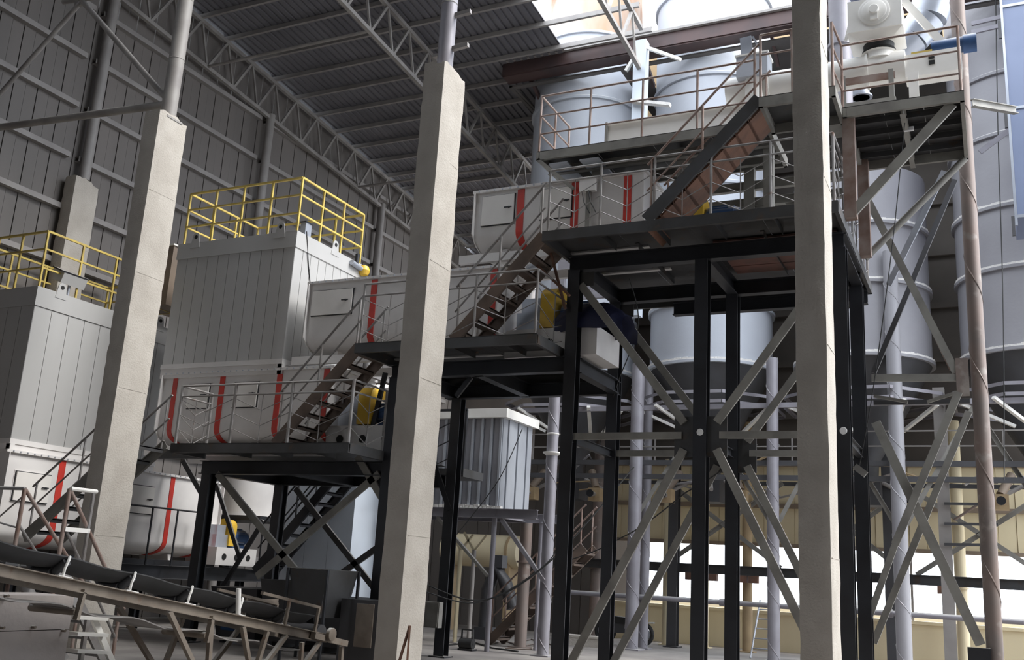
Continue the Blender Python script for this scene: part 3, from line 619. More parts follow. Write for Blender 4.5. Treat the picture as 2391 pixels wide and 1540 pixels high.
# ================================================================ mixers and filters
xs = lambda *px: [PY(a, b, 15.2).x for a, b in px]
fr = 15.25
s1 = xs((405, 900), (515, 900), (648, 900), (755, 920)); D1 = [(PY(437, 930, 15.2).x, .62), (PY(543, 930, 15.2).x, .7)]
mixer('lowest upper trough mixer under the white box filter, red stripes, two doors', 'x', -15.7, -11.35, fr, 1.4, 3.72, 5.32, [(s1[0], .12), (s1[1], .13), (s1[2], .13), (s1[3], .13)], [(D1[0][0], .55, 4.55, 5.05), (D1[1][0], .6, 4.55, 5.05)], [-15, -13.4, -12])
s2 = xs((868, 700), (1147, 700))
mixer('middle trough mixer behind the middle platform with a pale door and red stripes', 'x', -12.1, -7.85, fr, 1.4, 5.52, 7.06, [(s2[0], .13), (s2[1], .13)], [(-12.0, .95, 6.35, 6.85)], [-11.5, -9.6, -8.3])
s3 = xs((1213, 480), (1340, 470), (1463, 460))
mixer('highest trough mixer behind the top platform with three bright red stripes', 'x', -8.45, -5.15, fr, 1.4, 7.3, 8.56, [(x, .14) for x in s3], [(-8.3, .66, 7.85, 8.42), (-7.1, .6, 7.85, 8.42)], [-7.9, -6.6, -5.6])
drive('yellow guarded gear motor on a holed plinth on the lowest platform', (-11.25, 15.1, 3.64), (1, 0, 0), 1.15)
dr2 = drive('yellow guarded gear motor under a navy tarp on the middle platform', (-7.65, 15.2, 5.3), (1, 0, 0), 1.2)
drive('gear motor half hidden behind the rusty stairs on the highest platform', (-4.9, 15.6, 7.21), (1, 0, 0), .9)
# tarp over the second motor
t = thing('tarp', 'crumpled navy tarp thrown over the motor on the middle platform', 'tarp')
bm = bmesh.new(); vs = []; nx, ny = 22, 18
for i in range(nx+1):
    for j in range(ny+1):
        u, v = i/nx, j/ny; q = math.pi*(v*1.16-.08); rr = .36+.1*math.sin(u*math.pi)
        p = Vector((-6.72+u*1.25, 15.62-math.cos(q)*rr*1.15, 5.86+math.sin(q)*rr*.95-.06*abs(u-.5)-.25*max(0, u-.75)*2))
        p += Vector((noise.noise(p*5), noise.noise(p*5+Vector((9, 0, 0))), noise.noise(p*5+Vector((0, 9, 0)))))*.06; vs.append(p)
gg = G(); gg.add(vs, [(i*(ny+1)+j, (i+1)*(ny+1)+j, (i+1)*(ny+1)+j+1, i*(ny+1)+j+1) for i in range(nx) for j in range(ny)], True); gg.done('sheet', 'tarp', t)
# box filters
f2 = filterbox('large white box filter with yellow railing on the lowest platform mixer', -15.78, -12.58, 15.2, 17.6, 5.5, 8.2, .35, 11, 9)
for x in (-15.3, -13.0): lug(x, 15.19, 8.2, f2, (1, 0, 0))
lug(-12.57, 16.5, 8.2, f2)
railing('yellow_railing', 'yellow railing around the top of the large white box filter left of centre', [(-15.72, 15.26, 8.2), (-12.64, 15.26, 8.2), (-12.64, 17.54, 8.2), (-15.72, 17.54, 8.2), (-15.72, 15.26, 8.2)], 1.2, 'yellow', [4, 3, 4, 3], (.82, .42), .022, .02, sq=True, group='yellow filter railings')
f1 = filterbox('white box filter with a yellow railing at the far left behind the pillar', -19.55, -17.2, 13.0, 16.75, 3.62, 6.72, .4, 6, 9)
lug(-17.19, 13.55, 6.72, f1); lug(-17.19, 16.3, 6.72, f1)
railing('yellow_railing', 'yellow railing around the box filter top at the far left', [(-19.5, 13.06, 6.72), (-17.26, 13.06, 6.72), (-17.26, 16.69, 6.72), (-19.5, 16.69, 6.72), (-19.5, 13.06, 6.72)], 1.2, 'yellow', [3, 4, 3, 4], (.82, .42), .022, .02, sq=True, group='yellow filter railings')
mixer('ground level trough mixer under the far left box filter with a large door', 'y', 12.95, 19.0, -17.15, 1.5, 1.45, 3.4, [(14.25, .15), (17.35, .13), (18.55, .13)], [(13.2, .8, 2.45, 3.0), (15.9, .9, 2.45, 3.05)], [13.6, 15.6, 17.8, 19.4])
drive('yellow guarded gear motor low on the ground level mixer behind dark braces', (-16.75, PX(505, 1290, -16.75).y, 1.42), (0, 1, 0), 1.0)
hr = thing('guard_rail', 'dark thin guard rail before the ground level mixer behind the left pillar', 'railing'); a, b = PX(285, 1176, -16.75), PX(480, 1196, -16.75); b.z = a.z = (a.z+b.z)/2
G().tube(a, b, .022, 8).done('top_rail', 'dark', hr)
for f in (.05, .35, .65, .95): c = a.lerp(b, f); G().tube((c.x, c.y, 1.35), c, .022, 8).done('post', 'dark', hr)
sup = thing('machine_frame', 'dark beam frame carrying the ground level mixer', 'frame')
for x in (-18.4, -17.0): G().ib((x, 12.8, 1.2), (x, 21.6, 1.2), .16, .3, .014).done('beam', 'dark', sup)
for x in (-18.4, -17.0):
    for y in (13.4, 16.6, 19.9): G().ib((x, y, 0), (x, y, 1.06), .16, .16, .012, (0, 1, 0)).done('column', 'dark', sup)
# bits on the filter roofs
t = thing('flood_lamp', 'white box lamp on a bracket beside the far left yellow railing', 'lamp'); a = Vector((-17.3, 13.75, 7.0))
G().ob(a+Vector((0, -.25, .1)), a+Vector((0, .35, .1)), .28, .22, (.4, 0, 1)).done('housing', 'panel', t); G().ob(a+Vector((0, -.3, .24)), a+Vector((0, .4, .24)), .34, .03, (.4, 0, 1)).done('visor', 'dark', t); G().tube(a+Vector((0, .05, -.28)), a+Vector((0, .05, 0)), .03, 10).done('stand', 'galv', t)
t = thing('solenoid_box', 'small pale box beside the corner post of the central yellow railing', 'box'); G().box((-12.75, 15.5, 8.2), (-12.62, 15.7, 8.5)).done('body', 'galv', t); G().box((-12.77, 15.48, 8.5), (-12.6, 15.72, 8.52)).done('lid', 'dark', t)
t = thing('valve_actuator', 'round yellow valve head at the right end of the central box filter', 'valve'); a = Vector((-12.5, 17.55, 8.05))
G().lathe(a, [(.02, -.13), (.1, -.1), (.14, 0), (.1, .1), (.02, .13)], 16).done('head', 'yellow2', t); G().tube(a+Vector((0, -.5, .05)), a, .06, 10).done('pipe', 'galv', t); G().tube(a+Vector((0, -.3, .0)), a+Vector((0, -.3, .3)), .05, 10).done('valve_stem', 'dark', t)
t = thing('dust_hood', 'brown side box with a pale lid between the two white box filters', 'box'); a, b = PY(395, 590, 16.4), PY(420, 720, 16.4)
G().box((a.x-.3, 16.0, b.z), (b.x-.05, 17.2, a.z)).done('body', 'brown', t); G().box((a.x-.34, 15.96, a.z), (b.x-.02, 17.24, a.z+.04)).done('lid', 'white', t)
# ================================================================ silos
SY, SR = 25.5, 1.62
def silo(x, top, rings, label, upper=None, zsplit=14.6, roof=False, base='silo'):
    t = thing('silo', label, 'silo', 'row of steel silos')
    zs = [7.15]+rings+[top]
    for i in range(len(zs)-1):
        G().lathe((x, SY, 0), [(SR, zs[i]), (SR, zs[i+1])], 48).done('shell_course', upper if upper and zs[i] >= zsplit else base, t)
    for z in [7.15]+rings:
        r = G().lathe((x, SY, z), [(SR, -.06), (SR+.07, -.06), (SR+.075, .01), (SR, .06)], 48).done('ring_rim', base, t)
        if z < 12:
            vs = []; gg = G()
            for k in range(56):
                q = math.pi+.1+k*(math.pi-.2)/55; a = Vector((x+math.cos(q)*(SR+.035), SY+math.sin(q)*(SR+.035), z+.03)); hh = .035+.05*abs(noise.noise(Vector((k*.9, x, z))))
                e = Vector((-math.sin(q), math.cos(q), 0)); gg.ob(a-e*.05, a+e*.05, .06, hh*1.4)
            dd = gg.done('dust_lip', 'dustw', r); dd['kind'] = 'stuff'
    G().lathe((x, SY, 0), [(.28, 4.3), (.3, 4.7), (SR-.01, 7.1)], 40).done('cone', 'cone', t)
    if roof: G().lathe((x, SY, top), [(SR, 0), (.3, .5), (.3, .8)], 40).done('roof_cone', base, t)
    # octagonal support rings, stays
    n = 8; rr = 1.95
    for z in (6.32, 6.08):
        for k in range(n):
            q0, q1 = 2*math.pi*(k+.5)/n, 2*math.pi*(k+1.5)/n
            G().la((x+rr*math.cos(q0), SY+rr*math.sin(q0), z), (x+rr*math.cos(q1), SY+rr*math.sin(q1), z), .07, .07, .01).done('support_ring', 'pipe', t)
    for q, z in ((-2.1, 5.4), (-1.0, 5.4), (-2.6, 5.5), (-.5, 5.5)):
        a = Vector((x+rr*math.cos(q), SY+rr*math.sin(q), 6.0)); b = Vector((x+.9*math.cos(q+.35), SY+.9*math.sin(q+.35), z)); G().ob(a, b, .09, .07).done('stay', 'white', t)
    for k in range(4):
        q = k*math.pi/2+.3; G().tube((x+.3*math.cos(q), SY+.3*math.sin(q), 4.32), (x+1.0*math.cos(q), SY+1.0*math.sin(q), 3.95), .05, 8).done('outlet_arm', 'girt', t)
    G().box((x-.35, SY-.35, 3.7), (x+.35, SY+.35, 4.3)).done('outlet_box', 'cone', t)
    return t
silo(-10.49, 19.5, [8.7, 10.2, 11.9, 15.1, 17.2], 'leftmost silo, rust stained pale metal above the roof line', 'silor', 16.5)
silo(-6.62, 19.5, [8.7, 10.2, 12.0, 15.15, 17.9], 'second silo from the left, blue grey below and streaked white on top', 'silow', 16.5)
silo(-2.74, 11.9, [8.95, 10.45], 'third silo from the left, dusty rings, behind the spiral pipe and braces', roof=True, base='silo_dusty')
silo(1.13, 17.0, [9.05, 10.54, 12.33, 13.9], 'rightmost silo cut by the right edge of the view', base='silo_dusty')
# platform decks joining the silo legs, bracing between legs
lf = thing('silo_leg_frame', 'grey lattice of horizontal beams and diagonals between the silo legs', 'frame')
for z, m in ((5.95, 'pipe'), (4.55, 'cone'), (4.2, 'cone')): G().ob((-11.5, 24.0, z), (3, 24.0, z), .1, .12).done('horizontal_beam', m, lf)
for z in (4.9, 4.35): G().ob((-11.5, 26.9, z), (3, 26.9, z), .1, .1).done('horizontal_beam', 'cone', lf)
for x0, x1 in ((-8.15, -6.4), (-4.75, -6.4), (-4.6, -3.2), (-1.95, -3.4), (-1.8, -.3), (1.2, -.2)):
    G().la((x0, 24.05, 3.2), (x1, 24.05, 5.85), .09, .09, .012).done('diagonal', 'brace', lf)
for x0, z0, x1, z1 in ((-8.1, 4.4, -5.0, 2.2), (-5.0, 4.4, -8.1, 2.2), (-4.6, 4.3, -1.95, 2.2), (-1.95, 4.3, -4.6, 2.2), (-1.8, 4.3, 1.2, 2.2), (1.2, 4.3, -1.8, 2.2)):
    G().la((x0, 26.7, z0), (x1, 26.7, z1), .1, .1, .014).done('diagonal', 'brace', lf)
# legs
for px, lab, r in ((1482, 'pale purple spiral pipe left of the second silo', .165), (1805, 'purple grey spiral pipe right of the second silo', .14), (2100, 'dusty spiral pipe before the third silo', .165)):
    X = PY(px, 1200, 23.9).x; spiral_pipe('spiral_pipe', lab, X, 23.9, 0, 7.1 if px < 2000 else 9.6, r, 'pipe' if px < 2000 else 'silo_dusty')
spiral_pipe('spiral_pipe', 'slim grey spiral pipe just right of the pale purple one', PY(1525, 1200, 25.2).x, 24.6, 0, 6.9, .12, 'pipe')
tp = spiral_pipe('spiral_pipe', 'dusty white spiral pipe with a flange beside the corrugated dust collector', PY(1280, 1250, 19.6).x, 19.6, 0, 6.2, .125, 'pipe')
X2 = PY(1280, 1250, 19.6).x; G().lathe((X2, 19.6, 4.2), [(.125, -.05), (.2, 0), (.2, .025), (.125, .03)], 20).done('flange', 'white', tp); G().lathe((X2, 19.6, 4.62), [(.125, -.02), (.14, 0), (.125, .02)], 20).done('collar', 'white', tp)
spiral_pipe('spiral_pipe', 'tall brown spiral pipe rising over the whole right side', -.085, 17.5, 0, 12.5, .122, 'bpipe', .62)
# rear legs in brown and tan
for px, Y, r, m, zt, lab in ((1395, 26.6, .16, 'bpipe', 6, 'brown pipe leg behind the second dark column'), (1228, 21.2, .14, 'bpipe', 2.9, 'brown pipe leg under the corrugated dust collector'), (1745, 26.8, .13, 'wood', 6, 'tan pipe leg left of the leaning ladder'), (1560, 26.9, .12, 'beige', 5, 'cream pipe leg behind the pale purple spiral pipe'), (2085, 26.8, .14, 'wood', 6, 'tan pipe leg behind the dusty spiral pipe'), (2238, 27.0, .14, 'beige', 6, 'cream pipe leg behind the tall brown spiral pipe'), (1645, 27.0, .13, 'beige', 5, 'cream pipe leg behind the middle dark column')):
    X = PY(px, 1250, Y).x; t = thing('support_pipe', lab, 'pipe', 'rear pipe legs'); G().tube((X, Y, 0), (X, Y, zt), r, 18).done('tube', m, t); G().lathe((X, Y, 1.9), [(r, -.02), (r+.05, -.02), (r+.05, .02), (r, .02)], 18).done('collar', m, t); G().box((X-r*1.5, Y-r*1.5, 0), (X+r*1.5, Y+r*1.5, .03)).done('base_plate', m, t)
for px, Y, m, lab, zt in ((2205, 25.2, 'girt', 'dark steel column behind the cross braces at right', 6.5), (2075, 25.8, 'cone', 'dark square column right of the rightmost dark platform column', 5.0), (1575, 26.2, 'cone', 'dark square column behind the left brace', 5.0)):
    X = PY(px, 1200, Y).x; t = thing('steel_column', lab, 'column', 'rear steel columns'); G().ib((X, Y, 0), (X, Y, zt), .26, .26, .02, (0, 1, 0)).done('shaft', m, t); G().box((X-.2, Y-.2, 0), (X+.2, Y+.2, .03)).done('base_plate', m, t)
# long horizontal beams and pipes at the back
t = thing('pipe_rack_beam', 'long dark steel beam crossing the back before the bright window band', 'beam'); zb = 2.04
G().ib((-12.5, 26.4, zb), (5, 26.4, zb), .2, .24, .02).done('beam', 'deck', t)
for px in (1612, 1665, 1735, 1760, 2080, 2200): X = PY(px, 1340, 26.4).x; G().box((X-.12, 26.3, zb-.3), (X+.12, 26.5, zb-.12)).done('hanger_block', 'rust', t)
a, b = PY(1300, 1380, 24.4), PY(2500, 1452, 24.4); t = thing('service_pipe', 'thin grey pipe running along the back below the dark beam', 'pipe'); G().tube((a.x, 24.4, a.z), (4, 24.4, a.z), .06, 12).done('tube', 'pipe', t); 
for x in (-6, -2.2): G().tube((x-.06, 24.4, a.z), (x+.06, 24.4, a.z), .09, 12).done('coupling', 'pipe', t)
# rungs / brackets behind the brown pipe
t = thing('wall_ladder_frame', 'thin horizontal rungs between the dark rear column and the brown pipe', 'frame')
for y in (1123, 1175, 1222, 1270): p, q = PY(2205, y, 25.0), PY(2330, y+2, 25.0); G().ob(p, q, .05, .06).done('rung', 'cone', t)
# braced bay between dark platform columns and brown pipe
bb = thing('brace_frame', 'cross braced bay between the right dark columns and the brown spiral pipe', 'frame')
Y = 17.35
def fb(x0, y0, x1, y1, YY, wd, m='brace'): flat(G(), PY(x0, y0, YY), PY(x1, y1, YY), wd, .06).done('brace_bar', m, bb)
fb(2035, 882, 2238, 881, Y, .12); fb(2028, 470, 2232, 868, Y, .12); fb(2062, 530, 2222, 862, Y+.1, .07, 'rustrail')
fb(2045, 985, 2290, 1505, Y, .15); fb(2238, 915, 2090, 1270, Y-.1, .12); fb(2090, 1270, 2030, 1440, Y-.1, .1)
fb(2205, 400, 2075, 665, Y+.3, .1, 'galv'); fb(2230, 420, 2040, 870, Y+.9, .09, 'cone'); fb(2262, 960, 2040, 1500, Y+.8, .11, 'brace')
p = PY(2243, 875, Y-.02); G().box(p-Vector((.07, .02, .35)), p+Vector((.12, .02, .28))).done('gusset', 'bpipe', bb); p = PY(2280, 1530, Y); G().box(p-Vector((.12, .05, .3)), p+Vector((.2, .05, .12))).done('gusset', 'dark', bb)
for y0, y1 in ((918, 938),): fb(2040, y0+6, 2120, y1, Y+.5, .05); fb(2165, y1, 2240, y0-4, Y+.5, .05)
fb(2040, 940, 2265, 936, Y+.6, .08, 'cone')
fb(1996, 1088, 2022, 1108, 16.2, .1, 'brace')
# blue cladding at the right edge and its brackets
t = thing('blue_cladding', 'tall blue sheet casing cut by the right edge of the view', 'casing'); Yb = 21.5; x0 = PY(2358, 250, Yb).x; z0 = PY(2378, 505, Yb).z
for i in range(3): G().box((x0, Yb, z0+i*2.42), (x0+2, Yb+1.5, z0+i*2.42+2.4)).done('casing_sheet', 'glass_blue', t)
for i in (0, 1, 2): G().box((x0-.06, Yb-.03, z0+i*2.42-.03), (x0+2, Yb+.0, z0+i*2.42+.03)).done('seam_strip', 'galv', t)
G().ob((x0-.03, Yb-.02, z0-.2), (x0-.03, Yb-.02, z0+7), .05, .05).done('edge_strip', 'galv', t)
for zz in (z0-.1, z0+2.3, z0+4.4): G().box((x0-.12, Yb-.05, zz-.32), (x0-.06, Yb, zz+.1)).done('bracket', 'cone', t)
one(G().ib(PY(2270, 240, 18.2), PY(2372, 258, 19.4), .1, .14, .012), 'bracket_beam', 'brace', 'short cream beam sticking out from the brown pipe toward the blue casing', 'beam')
one(flat(G(), PY(2288, 355, 23.2), PY(2362, 300, 23.2), .12, .04), 'bracket_beam', 'pipe', 'grey flat bar slanting across the rightmost silo', 'bar')
t = thing('silo_catwalk_bracket', 'dusty angle brackets on the rightmost silo near the top right corner', 'bracket')
for y in (50, 70): flat(G(), PY(2268, y+6, 23.4), PY(2345, y-12, 23.4), .1, .06).done('angle', 'pipe', t)
# white post between the silos
t = thing('roof_post', 'pale square post between the first and second silos under the roof truss', 'post'); p = PY(1503, 270, 22.5); p.x = -7.8
G().box((p.x-.17, 22.4, 8.0), (p.x+.17, 22.7, RZ(22.5)-.6)).done('shaft', 'sil', t)
G().ob((p.x+.05, 22.5, RZ(22.5)-.75), (p.x+1.1, 22.5, RZ(22.5)-1.35), .1, .08).done('arm', 'white', t); G().ob((p.x, 22.5, RZ(22.5)-.75), (p.x-.4, 22.5, RZ(22.5)-1.4), .1, .08).done('arm', 'white', t)
p = PY(1500, 232, 22.3); q = PY(1565, 245, 22.3); G().ob(p-Vector((.3, 0, 0)), q, .16, .08).done('ledge', 'dustw', t)
# ================================================================ dust collector
dc = thing('dust_collector', 'corrugated grey dust collector box with a dusty white lid on a raised stand', 'dust collector')
x1, y0, z0, z1 = -9.72, 19.5, 2.98, 4.98
G().box((-12.5, y0+.05, z0), (x1-.05, y0+1.5, z1)).done('core', 'ribsheet', dc)
for i in range(11):
    x = x1-.02-i*.235; G().box((x-.22, y0+.03, z0), (x-.06, y0+.06, z1)).done('sheet_pan', 'ribsheet', dc); G().box((x-.06, y0-.02, z0), (x-.01, y0+.06, z1)).done('sheet_rib', 'palesheet', dc)
for i in range(6):
    y = y0+.02+i*.25; G().box((x1-.05, y, z0), (x1-.01+.03*(i % 2), y+.23, z1)).done('side_panel', 'palesheet', dc)
G().box((-12.6, y0-.12, z1), (x1+.12, y0+1.65, z1+.2)).done('lid', 'white', dc); g = G()
for i in range(26): g.ob((-12.5+i*.11, y0-.05, z0+.02), (-12.38+i*.11, y0-.05, z0+.02), .12, .05+.05*random.random())
d = g.done('dust_heap', 'dustw', dc); d['kind'] = 'stuff'
st = thing('dust_collector_stand', 'grey steel stand with diagonal legs under the corrugated dust collector', 'stand')
for y in (19.42, 20.9): G().ib((-12.6, y, 2.87), (-8.75, y, 2.87), .14, .2, .014).done('beam', 'pipe', st)
for x in (-12.4, -9.75): G().ib((x, 19.4, 2.87), (x, 20.9, 2.87), .1, .16, .012).done('cross_beam', 'pipe', st)
G().tube((-9.78, 19.45, 0), (-9.78, 19.45, 2.8), .055, 12).done('leg', 'pipe', st); G().tube((-12.3, 19.45, 0), (-12.3, 19.45, 2.8), .055, 12).done('leg', 'pipe', st); G().tube((-9.3, 20.9, 0), (-9.3, 20.9, 2.8), .055, 12).done('leg', 'pipe', st)
G().ob((-11.2, 19.42, 2.75), (-9.85, 19.42, 1.55), .08, .06).done('diagonal', 'brace', st); G().ob((-9.6, 19.42, 2.75), (-8.55, 19.5, 1.5), .1, .08).done('diagonal', 'pipe', st)
# dark gallery box left of the collector
t = thing('service_gallery', 'dark small gallery frame with slanted rods before the dust collector', 'gallery'); p = PY(1070, 1110, 18.3); 
G().box((p.x-.9, 18.0, p.z-.05), (p.x+.28, 18.9, p.z+.12)).done('deck_plate', 'deck', t)
for x in (p.x+.25, p.x-.5): G().ob((x, 18.02, p.z), (x, 18.02, p.z+1.35), .05, .05).done('post', 'dark', t)
for z in (1.35, ): G().ob((p.x-.9, 18.02, p.z+z), (p.x+.27, 18.02, p.z+z), .05, .05).done('top_rail', 'dark', t)
for k in range(3): G().ob((p.x-.5, 18.02, p.z+.15+k*.38), (p.x+.25, 18.02, p.z+.48+k*.38), .02, .02).done('rod', 'dark', t)
# ================================================================ silver bin and the stairs before it
t = thing('storage_bin', 'large pale blue sheet bin behind the braces of the lowest platform', 'bin'); xr = PY(822, 1250, 18.6).x
for i in range(3): G().box((xr-1.9+i*.633+.004, 18.6, .35), (xr-1.9+(i+1)*.633-.004, 20.2, 3.35)).done('bin_sheet', 'sil', t)
rc = thing('round_casing', 'pale round casing high behind the left braces under the lowest platform', 'casing'); xc = PY(585, 1160, 20.4).x; zc_ = PY(585, 1203, 19.6).z
G().lathe((xc, 20.4, zc_), [(.75, 0), (.75, 1.5)], 36).done('shell', 'mixer', rc); G().box((xc-1.2, 19.55, zc_-.12), (xc+1.1, 21.2, zc_)).done('base', 'dark', rc); G().box((xc-1.2, 19.9, zc_), (xc-.8, 20.1, zc_+1.4)).done('flat_panel', 'sil', rc)
for x in (xc-1.1, xc+1.0):
    for y in (20.9, 21.15): G().box((x-.06, y-.06, 0), (x+.06, y+.06, zc_-.12)).done('leg', 'dark', rc)
for x in (xr-1.7, xr-.2): G().box((x-.1, 18.7, 0), (x+.1, 20, .35)).done('foot', 'dark', t)
stair('steel_stairs', 'dark narrow stairs before the pale blue bin under the lowest platform', PY(610, 1300, 17.9).x, 1.35, PY(790, 1125, 17.9).x, PY(790, 1125, 17.9).z+.1, 17.75, 18.4, 9, m='dark', rm='dark')
# hopper over the conveyor tail
t = thing('feed_hopper', 'dark rusty feed hopper over the tail of the belt conveyor', 'hopper')
tp = [PY(668, 1327, 14.6), PY(716, 1322, 14.0), PY(786, 1340, 13.9), PY(735, 1342, 14.7)]; zt = 1.5
tp = [Vector((-11.05, 14.6, zt)), Vector((-10.85, 13.9, zt)), Vector((-10.0, 13.85, zt)), Vector((-9.95, 14.7, zt))]
bp = [Vector((-10.75, 14.45, .72)), Vector((-10.65, 14.0, .72)), Vector((-10.15, 13.95, .72)), Vector((-10.1, 14.5, .72))]
for i in range(4): 
    j = (i+1) % 4; nrm = (tp[j]-tp[i]).cross(bp[i]-tp[i]).normalized()*.015
    G().add([tp[i], tp[j], bp[j], bp[i], tp[i]+nrm, tp[j]+nrm, bp[j]+nrm, bp[i]+nrm], [(0, 1, 2, 3), (7, 6, 5, 4), (0, 4, 5, 1), (1, 5, 6, 2), (2, 6, 7, 3), (3, 7, 4, 0)]).done('hopper_wall', 'deck', t)
for p in tp: G().tube((p.x, p.y, 0), p, .03, 8).done('leg', 'dark', t)
# ================================================================ belt conveyor (runs away from the camera, falling)
cv = thing('belt_conveyor', 'dusty inclined belt conveyor in the lower left foreground', 'conveyor')
Pn = PD(0, 1312, 10.2); Pf = PD(742, 1478, 15.4); Pf.x = Pn.x = (Pn.x+Pf.x)/2; dv = (Pf-Pn).normalized(); Pn = Pn-dv*1.6; Lc = (Pf-Pn).length
SX = Vector((-1, 0, 0)); nv = Vector((1, 0, 0)).cross(dv); nv = nv if nv.z > 0 else -nv; BW = .78
C0 = lambda s, a, h: Pn+dv*s+SX*a+nv*h
for a, sd in ((0, 1), (BW, -1)): G().cs(C0(0, a, -.06), C0(Lc, a, -.06), .07, .13, .012, nv, -1 if a == 0 else 1).done('side_channel', 'conv', cv)
# belt: troughed carry side and flat return side
def beltmesh(h0, tr, name, sag=0, s1=None):
    vs = []; fs = []; n = 40; m_ = 8; s1 = s1 or Lc-.3
    for k in range(2):
        for i in range(n+1):
            s = s1*i/n
            for j in range(m_+1):
                v = j/m_*2-1; h = h0+tr*max(0, abs(v)-.42)/.58+sag*math.sin(s*5.3)*.5-k*.014; vs.append(C0(s, BW/2+v*(BW/2-.06), h))
    q = (n+1)*(m_+1)
    for i in range(n):
        for j in range(m_):
            a = i*(m_+1)+j; fs += [(a, a+1, a+m_+2, a+m_+1), (q+a, q+a+m_+1, q+a+m_+2, q+a+1)]
    for i in range(n):
        for j in (0, m_): a = i*(m_+1)+j; fs.append((a, a+m_+1, q+a+m_+1, q+a) if j == 0 else (a, q+a, q+a+m_+1, a+m_+1))
    G().add(vs, fs, True).done(name, 'belt' if tr else 'return', cv)
beltmesh(.1, .13, 'carry_belt', .025); beltmesh(-.3, .0, 'return_belt', .06, Lc-.5)
s = .55; k = 0
while s < Lc-.2:
    idl = G().tube(C0(s, BW*.3, .05), C0(s, BW*.7, .05), .05, 14).done('idler_roller', 'cone', cv)
    for a0, a1, h0, h1 in ((.07, BW*.29, .2, .06), (BW-.07, BW*.71, .2, .06)): G().tube(C0(s+.03, a0, h0-.02), C0(s+.03, a1, h1), .05, 14).done('idler_roller', 'cone', cv)
    for a in (.015, BW-.015):
        G().path([C0(s-.02, a, 0), C0(s-.02, a, .1), C0(s, a, .19), C0(s+.03, a+(.03 if a < .3 else -.03), .235), C0(s+.06, a+(.06 if a < .3 else -.06), .2)], .017, 6).done('idler_bracket', 'white', cv)
        G().ob(C0(s-.1, a, .008), C0(s+.1, a, .008), .07, .018, nv).done('bracket_foot', 'dustw', cv)
    G().ob(C0(s, 0, .01), C0(s, BW, .01), .05, .02, nv).done('cross_bar', 'conv', cv); s += 1.02; k += 1
G().tube(C0(Lc-2.15, -.02, .02), C0(Lc-2.25, -.02, .34), .035, 12).done('guide_roller', 'white', cv)
for s0 in (2.9, 5.1): G().tube(C0(s0, .02, -.33), C0(s0, BW, -.33), .045, 14).done('return_roller', 'conv', cv); G().ob(C0(s0, .0, -.08), C0(s0, .0, -.42), .07, .04).done('roller_hanger', 'conv', cv)
# legs (V-shaped) of the conveyor
def cleg(s, ds, z0, a=0): p = C0(s, a, -.13); q = C0(s+ds, a, 0); q.z = z0; G().ob(p, q, .06, .06).done('leg', 'conv', cv)
for s, ds in ((1.5, -1.0), (4.3, .75), (5.1, .05), (5.75, .3), (6.3, -.22), (6.75, -.62), (8.2, 0), (7.6, -.5)): cleg(s, ds, 0)
for s, ds in ((4.2, .9), (5.4, -.3), (6.6, -.6), (8.2, 0)): cleg(s, ds, 0, BW)
for z in (.25,): G().ob(C0(4.6, 0, -.9), C0(6.9, 0, -.5), .05, .05).done('leg_tie', 'conv', cv)
# tail guard / skirt
G().box(C0(Lc-1.6, BW+.05, .25), C0(Lc-.3, BW+.02, .35)).done('skirt_board', 'conv', cv)
for a in (-.03, BW): G().ob(C0(Lc-1.75, a, .36), C0(Lc-.35, a, .36), .05, .04, nv).done('skirt_rail', 'conv', cv); G().ob(C0(Lc-1.1, a, 0), C0(Lc-1.1, a, .36), .04, .04).done('skirt_post', 'conv', cv); G().ob(C0(Lc-.35, a, 0), C0(Lc-.35, a, .36), .04, .04).done('skirt_post', 'conv', cv)
G().tube(C0(Lc-.1, .02, 0), C0(Lc-.1, BW-.02, 0), .13, 20).done('tail_drum', 'cone', cv); G().lathe(C0(Lc-.05, -.1, .0), [(.1, 0), (.1, .06), (.05, .08)], 14, (1, 0, 0)).done('bearing', 'conv', cv); G().ob(C0(Lc-.4, -.05, -.06), C0(Lc+.5, -.05, -.08), .09, .09, nv).done('tail_arm', 'conv', cv)
# ================================================================ step-over stairs and landing behind the conveyor
so = thing('step_over_stairs', 'steep steel stairs stepping down behind the belt conveyor at left', 'stairs')
XL, XR = -12.4, -11.5
a0 = PX(58, 1140, XL); a1 = PX(152, 1292, XL); b0 = PX(163, 1140, XR); b1 = PX(246, 1325, XR)
for p, q in ((a0, a1), (b0, b1)):
    d = (q-p); e = p+d*1.9; e.z = max(e.z, .9)
    G().tube(p, p+d*1.55, .028, 10).done('handrail', 'rustrail', so); G().tube(p-Vector((0, 0, .5)), p-Vector((0, 0, .5))+d*1.5, .02, 8).done('mid_rail', 'rail', so)
    G().tube((p.x, p.y, 0), p, .03, 10).done('post', 'rustrail', so); f = p+d*1.45; G().tube((f.x, f.y, max(f.z-1.0, 0)), f, .026, 8).done('post', 'rustrail', so)
    sg = p-Vector((0, 0, 1.0)); G().ob(sg, Vector((sg.x, sg.y+1.15, 0)), .05, .16).done('stringer', 'rail', so)
zt = a0.z-1.0
for i in range(6): f = (i+.3)/6; G().box((XL, a0.y+1.15*f-.1, zt*(1-f)-.02), (XR, a0.y+1.15*f+.12, zt*(1-f)+.015)).done('tread', 'rail', so)
G().box((XL-1.6, a0.y-.8, zt-.05), (XR, a0.y, zt)).done('landing_plate', 'deck', so)
